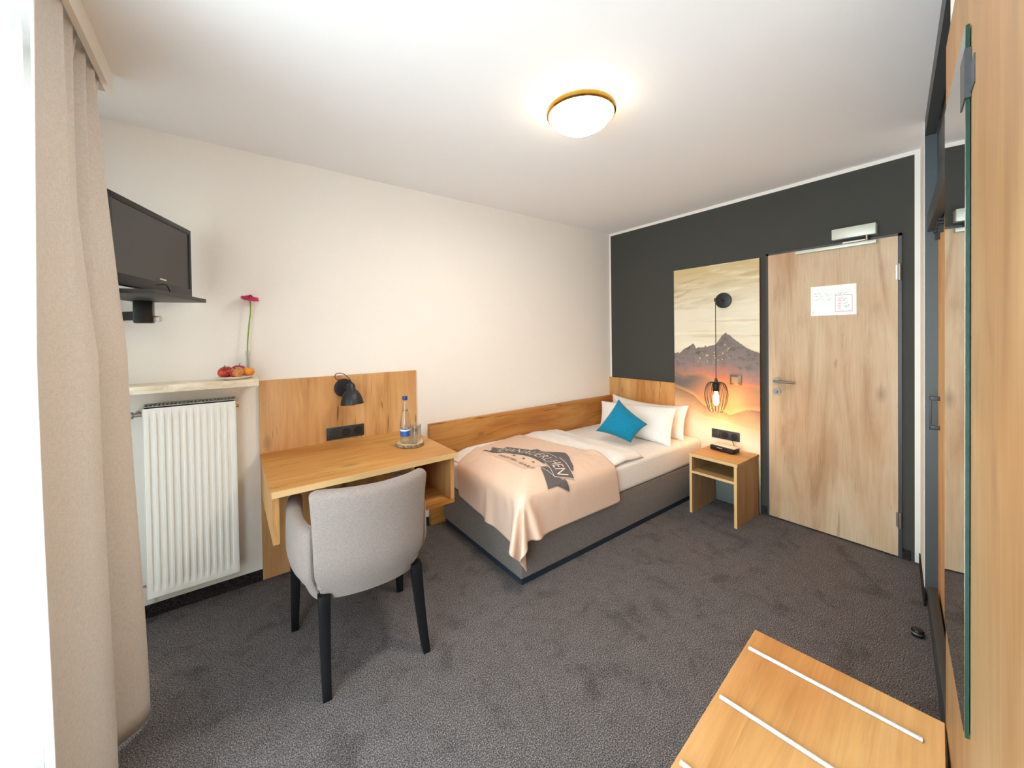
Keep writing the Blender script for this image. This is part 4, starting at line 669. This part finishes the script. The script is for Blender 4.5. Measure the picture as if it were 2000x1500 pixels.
obj('backrest', shell(SB0, SB1, lambda t: .812+.006*abs(2*t-1), .062, lean=.028, capr=.03), CHAIRF, ch, local=True, smooth=60)
obj('armrest', shell(0.0, SB0+.004, lambda t: .668-.012*t, .062, capr=.03), CHAIRF, ch, local=True, smooth=60)
obj('armrest', shell(SB1-.004, 1.0, lambda t: .656+.012*t, .062, capr=.03), CHAIRF, ch, local=True, smooth=60)
bm = bmesh.new(); box(bm, -.215, .215, -.19, .285, .385, .47); obj('seat_cushion', bm, CHAIRF, ch, local=True, bevel=.03, seg=4)
bm = bmesh.new(); lathe(bm, [(0, 0), (.18, 0), (.19, .02), (.18, .04), (0, .04)], (0, .02, .372), 40); obj('seat_frame', bm, CHAIRF, ch, local=True, smooth=50)
for s_ in (SB0, SB1):
    pts = []; p = uat(s_); tg = (uat(s_+.01)-uat(s_-.01)).normalized(); nr = Vector((tg.y, -tg.x, 0)); nr = nr if nr.dot(p) > 0 else -nr
    for j in range(14):
        z = .36+.30*j/13; pts.append(p+nr*(-.060*(1-sstep((z-.352)/.16))**1.4+.005)+Vector((0, 0, z)))
    bm = bmesh.new(); tube(bm, pts, .0014, 6); obj('seam_piping', bm, mat('seam_thread', '#75695f', .9), ch, local=True, smooth=60)
def leg(x, y, dx, dy, curve):
    bm = bmesh.new(); rings = []
    for k in range(9):
        t = k/8; z = .375*(1-t); w = .023-.007*t; off = curve*(t**2); cx_, cy_ = x+dx*t+0, y+dy*t-off
        rings.append([bm.verts.new((cx_+a*w, cy_+b*w, z)) for a, b in ((-1, -1), (1, -1), (1, 1), (-1, 1))])
    for A, C in zip(rings, rings[1:]):
        for k in range(4): bm.faces.new((A[k], A[(k+1) % 4], C[(k+1) % 4], C[k]))
    bm.faces.new(rings[0]); bm.faces.new(rings[-1][::-1])
    obj('leg', bm, LEG, ch, local=True, bevel=.002)
leg(-.185, -.170, -.004, -.03, .045); leg(.200, -.165, .018, -.03, .045); leg(-.262, .235, -.010, .005, 0); leg(.235, .235, .005, .005, 0)

# ------------------------------------------------------------------ bed
sp_ = thing('bed_wall_panel', 'long low oak panel along the white wall beside the bed', 'panel', (2.27, WY, 0))
obj('board', B(1.206, LX-.026, 2.652, WY, .004, .765), oak('oak_bed_panel', 'x', '#cf9c60', '#c08a4c', '#a06c34', off=15.1), sp_, bevel=.0015)
hp = thing('headboard_panel', 'oak headboard panel on the dark wall behind the pillows', 'headboard', (LX, 2.3, 0))
obj('board', B(LX-.024, LX-.001, MY1+.002, WY-.001, .004, .962), oak('oak_headboard', 'z', '#deb47c', '#d2a468', '#b88650', off=19.3), hp, bevel=.0015)
bd = thing('bed', 'single box spring bed with grey-brown upholstered base and white mattress', 'bed', (2.3, 2.15, 0))
BX0, BX1, BY0, BY1 = 1.307, LX-.027, 1.690, 2.648
obj('plinth', B(BX0+.012, BX1-.01, BY0+.012, BY1-.01, 0, .042), NAVY, bd)
ub = obj('upholstered_base', B(BX0, BX1, BY0, BY1, .040, .302), BEDF, bd, bevel=.010, seg=3)
bm = bmesh.new(); box(bm, BX0+.008, BX1-.004, BY0-.005, BY1, .300, .500); mt = obj('mattress', bm, LINEN, bd, bevel=.035, seg=6)
bm = bmesh.new(); box(bm, BX0+.010, BX0+.026, BY0-.0015, BY0+.001, .145, .185); box(bm, BX0-.0015, BX0+.001, BY0+.006, BY0+.016, .145, .185); obj('care_tag', bm, WHITE, ub)
def duv(x, y):
    e = sstep((x-1.335)/.16)*sstep((2.44-x)/.12)*sstep((y-1.70)/.13)*sstep((2.66-y)/.10)
    return .503+.060*e**.6+.006*e*noise.noise(Vector((x*4, y*4, 1)))
bm = bmesh.new()
def duvf(u, w):
    x = 1.335+1.14*u; y = 1.69+.945*w; z = duv(x, y); s_ = sstep((x-2.0)/.2)
    if x > 1.9:
        e2 = (sstep((x-1.335)/.16)*sstep((2.475-x)/.045)*sstep((y-1.685)/.05)*sstep((2.66-y)/.08))**.5; z2 = .503+.066*e2*(.72+.28*sstep((y-1.7)/.3)*sstep((2.46-x)/.3)); z = z+(z2-z)*s_
    z += s_*.010*(noise.noise(Vector((x*9, y*5, 3))))*(1 if z > .5 else 0)
    return Vector((x+.012*noise.noise(Vector((y*5, 0, 2)))*(u > .9), y, z))
grid(bm, 110, 90, duvf); du = obj('duvet', bm, LINEN, smooth=180, origin=(1.9, 2.15, .49)); md = du.modifiers.new('t', 'SOLIDIFY'); md.thickness = .003; md.offset = -1
tag(du, 'white duvet folded over the foot half of the bed under the blanket', 'duvet')
def cushion(name, label, cat, TL, TR, BR, BL, thick, m, pinch=.05, group=None, sag=0):
    TL, TR, BR, BL = map(Vector, (TL, TR, BR, BL)); nrm = (TR-TL).cross(BL-TL).normalized(); c = (TL+TR+BR+BL)/4
    bm = bmesh.new(); n = 28; G = {}
    for side in (1, -1):
        for i in range(n+1):
            for j in range(n+1):
                edge = i in (0, n) or j in (0, n)
                if edge and side == -1: G[(side, i, j)] = G[(1, i, j)]; continue
                u, w = 2*i/n-1, 2*j/n-1
                pu, pw = u*(1-pinch*(1-w*w)*abs(u)**2), w*(1-pinch*(1-u*u)*abs(w)**2)
                a, b = (pu+1)/2, (pw+1)/2
                p = TL.lerp(TR, a).lerp(BL.lerp(BR, a), b)
                h = thick/2*((1-abs(u)**2.4)*(1-abs(w)**2.4))**.55
                h += .006*noise.noise(Vector((u*2.5, w*2.5, thick*50)))*(1-u*u)*(1-w*w)
                p = p+nrm*h*side - Vector((0, 0, sag))*(1-u*u)*(1-b)
                G[(side, i, j)] = bm.verts.new(p)
    for side in (1, -1):
        for i in range(n):
            for j in range(n):
                q = [G[(side, i, j)], G[(side, i+1, j)], G[(side, i+1, j+1)], G[(side, i, j+1)]]
                bm.faces.new(q if side == 1 else q[::-1])
    o = obj(name, bm, m, smooth=70, origin=tuple(c)); return tag(o, label, cat, group)
cushion('pillow', 'rear white pillow leaning on the oak headboard', 'pillow', (3.22, 2.56, .80), (3.225, 1.745, .79), (3.11, 1.73, .505), (3.13, 2.54, .52), .15, LINEN, .05, 'white bed pillows', .03)
cushion('pillow', 'front white pillow behind the teal cushion', 'pillow', (3.01, 2.535, .755), (3.05, 1.76, .79), (2.88, 1.715, .50), (2.89, 2.46, .52), .15, LINEN, .04, 'white bed pillows')
CV = Vector((0, 0, CAMH))
def cs(p, k=.955): return CV+(Vector(p)-CV)*k
cushion('throw_cushion', 'teal square cushion propped on one corner against the white pillows', 'cushion', cs((2.86, 2.21, .83)), cs((2.86, 1.91, .65)), cs((2.735, 1.99, .50)), cs((2.66, 2.31, .55)), .13, TEAL, .10)
# draped blanket: vertices of a cloth that fell over the bed corner
nC = 34
P = [Vector(r[3*j:3*j+3])/1000 for r in CLOTH_MM for j in range(nC+1)]
bm = bmesh.new(); vs = [bm.verts.new(p) for p in P]
for i in range(nC):
    for j in range(nC):
        a = i*(nC+1)+j; bm.faces.new((vs[a], vs[a+nC+1], vs[a+nC+2], vs[a+1]))
bmesh.ops.subdivide_edges(bm, edges=bm.edges, cuts=1, use_grid_fill=True, smooth=.6) if False else None
BO = (1.75, 2.0, .57)
bl = obj('blanket', bm, BLANK, smooth=180, origin=BO); md = bl.modifiers.new('s', 'SUBSURF'); md.levels = md.render_levels = 2
md = bl.modifiers.new('t', 'SOLIDIFY'); md.thickness = .003; md.offset = -1
tag(bl, 'apricot satin blanket with a grey banner print draped over the foot of the bed', 'blanket')
CQ = [Vector(q) for q in ((1.01, 1.445), (1.10, 2.37), (2.15, 1.42), (2.0, 2.58))]   # flat corners of the cloth
def uvq(x, y):
    u = w = .5; t_ = Vector((x, y))
    for _ in range(8):
        f = (1-u)*(1-w)*CQ[0]+(1-u)*w*CQ[1]+u*(1-w)*CQ[2]+u*w*CQ[3]-t_
        du_ = (1-w)*(CQ[2]-CQ[0])+w*(CQ[3]-CQ[1]); dw_ = (1-u)*(CQ[1]-CQ[0])+u*(CQ[3]-CQ[2])
        det = du_.x*dw_.y-du_.y*dw_.x; u -= (f.x*dw_.y-f.y*dw_.x)/det; w -= (du_.x*f.y-du_.y*f.x)/det
    return u, w
def onb(x, y, lift):
    """point of the printed pattern on the fallen cloth"""
    u, w = uvq(x, y); a, b = max(0, min(nC-1e-6, u*nC)), max(0, min(nC-1e-6, w*nC)); i, j = int(a), int(b); a -= i; b -= j
    q = [P[(i+k)*(nC+1)+j+l] for k in (0, 1) for l in (0, 1)]
    p = q[0].lerp(q[2], a).lerp(q[1].lerp(q[3], a), b); n_ = ((q[2]-q[0])+(q[3]-q[1])).cross((q[1]-q[0])+(q[3]-q[2])).normalized()
    return p+n_*lift
def poly2(bm, pts, lift, step=.02):
    """flat polygon given in plan, cut fine and laid on the blanket"""
    b = bmesh.new(); f = b.faces.new([b.verts.new((x, y, 0)) for x, y in pts])
    bmesh.ops.triangulate(b, faces=b.faces)
    for ax in (0, 1):
        lo, hi = min(p[ax] for p in pts), max(p[ax] for p in pts); q = lo+step
        while q < hi:
            nrm = (1, 0, 0) if ax == 0 else (0, 1, 0); co = (q, 0, 0) if ax == 0 else (0, q, 0)
            bmesh.ops.bisect_plane(b, geom=b.verts[:]+b.edges[:]+b.faces[:], plane_co=co, plane_no=nrm); q += step
    mp = {}
    for v_ in b.verts: mp[v_] = bm.verts.new(onb(v_.co.x, v_.co.y, lift))
    for f in b.faces:
        try: bm.faces.new([mp[v_] for v_ in f.verts])
        except ValueError: pass
    b.free()
OUT = catmull([(1.686, 2.338, 0), (1.714, 2.279, 0), (1.757, 2.200, 0), (1.800, 2.115, 0), (1.815, 2.021, 0), (1.803, 1.927, 0), (1.780, 1.83, 0), (1.758, 1.755, 0), (1.728, 1.677, 0)], 8)
INN = catmull([(1.569, 2.290, 0), (1.592, 2.240, 0), (1.630, 2.183, 0), (1.666, 2.115, 0), (1.684, 2.035, 0), (1.675, 1.939, 0), (1.650, 1.85, 0), (1.628, 1.785, 0), (1.605, 1.730, 0)], 8)
def arc(u, k):      # u -1..1 along the banner (left wall side to right open side), k 0..1 inner to outer
    f = max(0, min(1, (u+1)/2))*(len(OUT)-1); i = min(int(f), len(OUT)-2)
    p = INN[i].lerp(INN[i+1], f-i).lerp(OUT[i].lerp(OUT[i+1], f-i), k); return p.x, p.y
bm = bmesh.new()
ban = [arc(-1+i/15, 1) for i in range(31)]+[arc(1-i/15, 0) for i in range(31)]
poly2(bm, ban, .0048)
poly2(bm, [(1.77, 2.17), (1.834, 2.153), (1.825, 2.10), (1.83, 2.066), (1.91, 1.985), (1.925, 1.96), (1.912, 1.921), (1.86, 1.85), (1.815, 1.79), (1.798, 1.755), (1.771, 1.728), (1.73, 1.74), (1.76, 1.88), (1.79, 2.0)], .0040)
poly2(bm, [(1.582, 1.83), (1.628, 1.82), (1.64, 1.70), (1.665, 1.693), (1.668, 1.618), (1.582, 1.675), (1.507, 1.675)], .0040)
poly2(bm, [(1.466, 2.352), (1.550, 2.345), (1.596, 2.405), (1.640, 2.33), (1.60, 2.25), (1.562, 2.262)], .0040)
bl_p = obj('banner_print', bm, PRINT, bl)
def ribbon(bm, pts, w, lift):
    L_ = []
    for i, p in enumerate(pts):
        a, b = Vector(pts[max(0, i-1)]), Vector(pts[min(len(pts)-1, i+1)]); d = (b-a).normalized(); n_ = Vector((-d.y, d.x))*w/2; p = Vector(p)
        L_.append((bm.verts.new(onb(p.x+n_.x, p.y+n_.y, lift)), bm.verts.new(onb(p.x-n_.x, p.y-n_.y, lift))))
    for A, C in zip(L_, L_[1:]): bm.faces.new((A[0], A[1], C[1], C[0]))
bm = bmesh.new()
ribbon(bm, [arc(-.2+i*1.2/24, 1.0) for i in range(25)], .0045, .0062)
ribbon(bm, [arc(.45+i*.55/12, 0) for i in range(13)], .0045, .0062); ribbon(bm, [arc(-1+i*.35/8, 0) for i in range(9)], .0045, .0062)
ribbon(bm, [arc(1, k/6) for k in range(7)], .0045, .0062); ribbon(bm, [arc(-1, k/6) for k in range(7)], .0045, .0062)
ribbon(bm, [(1.578, 1.822), (1.596, 1.775), (1.606, 1.730)], .004, .0062); ribbon(bm, [(1.562, 2.262), (1.60, 2.29), (1.60, 2.35)], .004, .0062)
def text_on(bm, txt, size, fmap, lift, bold=0, spacing=1.0):
    cu_ = bpy.data.curves.new('lettering', 'FONT'); cu_.body = txt; cu_.size = size; cu_.align_x = 'CENTER'; cu_.space_character = spacing; cu_.resolution_u = 3; cu_.offset = bold
    o_t = bpy.data.objects.new('lettering', cu_); me = bpy.data.meshes.new_from_object(o_t)
    vs_ = []
    for v_ in me.vertices: x, y = fmap(v_.co.x, v_.co.y); vs_.append(bm.verts.new(onb(x, y, lift)))
    for p_ in me.polygons:
        try: bm.faces.new([vs_[i] for i in p_.vertices])
        except ValueError: pass
    bpy.data.objects.remove(o_t); bpy.data.curves.remove(cu_); bpy.data.meshes.remove(me)
text_on(bm, 'HANAUERLEHEN', .092, lambda x, y: arc(.0+x/.385, .20+y/.092*.84), .0068, -.0007, 1.02)
obj('banner_lettering', bm, PRINTL, bl_p)
bm = bmesh.new()
def small(x, y): u = x/.19; return (1.540-.022*u*u+y*.8, 2.025-x)
text_on(bm, 'HOTEL-GARNI', .052, small, .0045, .0006, 1.15)
obj('small_lettering', bm, PRINTB, bl_p)
for sx_, sy_ in ((1.611, 2.146), (1.627, 2.059), (1.631, 1.962)):
    bm = bmesh.new(); poly2(bm, [(sx_+(.017 if k % 2 == 0 else .007)*cos(2*pi*k/10), sy_+(.017 if k % 2 == 0 else .007)*sin(2*pi*k/10)) for k in range(10)], .0045, .05); obj('star_print', bm, PRINTB, bl_p)

# ------------------------------------------------------------------ nightstand
ns = thing('nightstand', 'small open oak bedside table in front of the mural board', 'nightstand', (3.12, 1.41, 0))
NX0, NX1, NY0, NY1, NT = 2.93, 3.305, 1.228, 1.588, .468
NSW = oak('oak_nightstand', 'y', (.52, .34, .16, 1), (.45, .29, .13, 1), (.33, .20, .09, 1), off=23.3, knots=.3); NSZ = oak('oak_nightstand_side', 'z', (.50, .33, .17, 1), (.43, .28, .14, 1), (.32, .20, .10, 1), off=27.3, knots=.3)
def edged(name, x0, x1, y0, y1, z0, z1, m, par):
    o = obj(name, B(x0+.0015, x1, y0, y1, z0, z1), m, par); return o
edged('top', NX0, NX1, NY0, NY1, NT-.022, NT, NSW, ns)
edged('side_panel', NX0, NX1, NY0+.004, NY0+.024, .0, NT-.022, NSZ, ns); edged('side_panel', NX0, NX1, NY1-.024, NY1-.004, .0, NT-.022, NSZ, ns)
edged('shelf', NX0, NX1, NY0+.024, NY1-.024, .318, .336, NSW, ns)
obj('back_panel', B(NX1-.018, NX1, NY0+.024, NY1-.024, .336, NT-.022), NSW, ns)
bm = bmesh.new()
for q in ((NY0, NY1, NT-.022, NT), (NY0+.004, NY0+.024, 0, NT-.022), (NY1-.024, NY1-.004, 0, NT-.022), (NY0+.024, NY1-.024, .318, .336)): box(bm, NX0, NX0+.0015, *q)
obj('edge_band', bm, OAKE, ns)
rc = thing('set_top_box', 'small black set-top box with a silver top on the nightstand', 'receiver', (3.19, 1.43, NT))
Q = Matrix.Translation((3.195, 1.435, NT)) @ Matrix.Rotation(radians(-8), 4, 'Z')
bm = bmesh.new(); box(bm, -.045, .05, -.095, .095, .004, .040, M=Q); obj('case', bm, BLKPL, rc, bevel=.006)
bm = bmesh.new(); box(bm, -.030, .05, -.098, .090, .038, .046, M=Q); obj('silver_top', bm, mat('silver_plastic', '#cfc6bd', .4), rc, bevel=.003)
bm = bmesh.new(); box(bm, -.0465, -.045, -.01, .035, .026, .031, M=Q); obj('display', bm, mat('display_grey', '#a9b3bd', .4), rc)
bm = bmesh.new(); 
for k in range(4): box(bm, -.047, -.045, -.075+.02*k, -.063+.02*k, .012, .018, M=Q)
obj('button', bm, SOCK, rc)
bm = bmesh.new(); tube(bm, catmull([Q @ Vector((.05, -.02, .02)), Q @ Vector((.08, -.03, .03)), (LX-.05, 1.42, .535), (LX-.032, 1.415, .545)], 6), .0025, 6)
tag(obj('power_cable', bm, BLKPL, smooth=60, origin=(3.27, 1.42, .5)), 'thin black power cable from the set-top box to the wall socket', 'cable')

# ------------------------------------------------------------------ wardrobe in the recess
wd = thing('wardrobe', 'built-in wardrobe with sliding oak door, anthracite frame and ceiling panel', 'wardrobe', (0, 0, 0), TH)
def WB(name, s0, s1, t0, t1, z0, z1, m, par=None, bevel=0):
    bm = bmesh.new(); box(bm, s0, s1, -t1, -t0, z0, z1); return obj(name, bm, m, par or wd, local=True, bevel=bevel)
WB('end_panel', 2.925, 2.945, .112, .60, .004, 2.42, ANTHL)
WB('end_panel', 1.625, 1.645, .112, .60, .004, 2.42, ANTH)
sdoor = WB('sliding_door', 1.66, 2.925, .157, .177, .06, 1.955, OAKZ)
WB('sliding_door_edge', 1.655, 1.66, .157, .177, .06, 1.955, OAKE)
WB('rail_cover', 1.645, 2.925, .120, .150, 1.925, 2.01, ANTH)
WB('upper_panel', 1.645, 2.925, .155, .172, 2.01, 2.42, ANTH)
WB('ceiling_fascia', 1.61, 2.965, .112, .150, 2.42, H-.001, ANTH)
WB('plinth', 1.645, 2.83, .118, .150, .0, .125, ANTH, bevel=.004)
for s_ in (2.80, 2.60):
    bm = bmesh.new(); cyl(bm, (s_, -.140, 1.92), (s_, -.154, 1.92), .016, 14); box(bm, s_-.03, s_+.03, -.156, -.136, 1.895, 1.905); box(bm, s_-.006, s_+.006, -.156, -.14, 1.86, 1.92)
    obj('roller', bm, BLKPL, sdoor, local=True, smooth=40)
bm = bmesh.new(); box(bm, 2.80, 2.815, -.157, -.122, .925, .945); box(bm, 2.80, 2.815, -.157, -.122, 1.07, 1.09); box(bm, 2.80, 2.815, -.130, -.122, .925, 1.09)
obj('handle', bm, ANTH, sdoor, local=True, bevel=.002)
# oak panel, mirror and luggage bench beside the camera
pn = thing('wardrobe_wall_panel', 'tall pale oak wall panel carrying the mirror at the right edge', 'panel', (0, 0, 0), TH)
bm = bmesh.new(); box(bm, -.45, 1.408, -.1095, -.0885, .0, 2.10); obj('board', bm, PANELWOOD, pn, local=True, bevel=.001)
mi = thing('wall_mirror', 'tall frameless mirror clipped to the oak panel, reflecting the door', 'mirror', (0, 0, 0), TH)
bm = bmesh.new(); box(bm, .975, 1.335, -.0872, -.0825, .735, 1.915); gbd = obj('glass_body', bm, GLEDGE, mi, local=True)
bm = bmesh.new(); box(bm, .9765, 1.3335, -.0824, -.0820, .7365, 1.9135); obj('silvered_face', bm, MIRROR, gbd, local=True)
bm = bmesh.new(); box(bm, .972, 1.03, -.0819, -.0809, 1.795, 1.875); box(bm, .930, .970, -.0884, -.0868, 1.80, 1.845); box(bm, .970, .9745, -.0883, -.0809, 1.795, 1.875); obj('clip', bm, ANTH, mi, local=True)
bc = Vector((1.362, .52, 0)); ang = radians(5)
be = thing('luggage_bench', 'low oak luggage bench with aluminium bars against the oak panel', 'bench', tuple(bc), ang)
BW = .409; BLn = .80
BTOP = oak('oak_bench_top', 'x', '#deb47c', '#d2a468', '#b88650', off=31.7, knots=.35)
bm = bmesh.new(); box(bm, -BLn, 0, -BW, 0, .425, .45); obj('top', bm, BTOP, be, local=True)
for x in (-BLn+.02, -.045): bm = bmesh.new(); box(bm, x, x+.025, -BW+.01, -.01, 0, .425); obj('leg_panel', bm, OAKZ, be, local=True)
bm = bmesh.new(); box(bm, -BLn+.045, -.045, -BW+.16, -BW+.18, .22, .42); obj('stretcher', bm, OAKZ, be, local=True)
for x in (-.100, -.332, -.564):
    bm = bmesh.new(); y0, y1 = -BW+.035, -.012
    cyl(bm, (x, y0, .4525), (x, y1, .4525), .0065, 12); obj('bar', bm, ALU, be, local=True, smooth=50)
ds = thing('door_stop', 'small dark round door stop on the carpet by the right wall', 'door stop', (2.543, .289, 0))
bm = bmesh.new(); lathe(bm, [(0, .0), (.020, 0), (.022, .006), (.022, .026), (.018, .032), (0, .033)], (2.543, .289, 0), 24); obj('rubber_body', bm, BLKPL, ds, smooth=40)
bm = bmesh.new(); lathe(bm, [(.0222, .012), (.0235, .013), (.0235, .019), (.0222, .020)], (2.543, .289, 0), 24); obj('steel_band', bm, STEEL, ds, smooth=40)
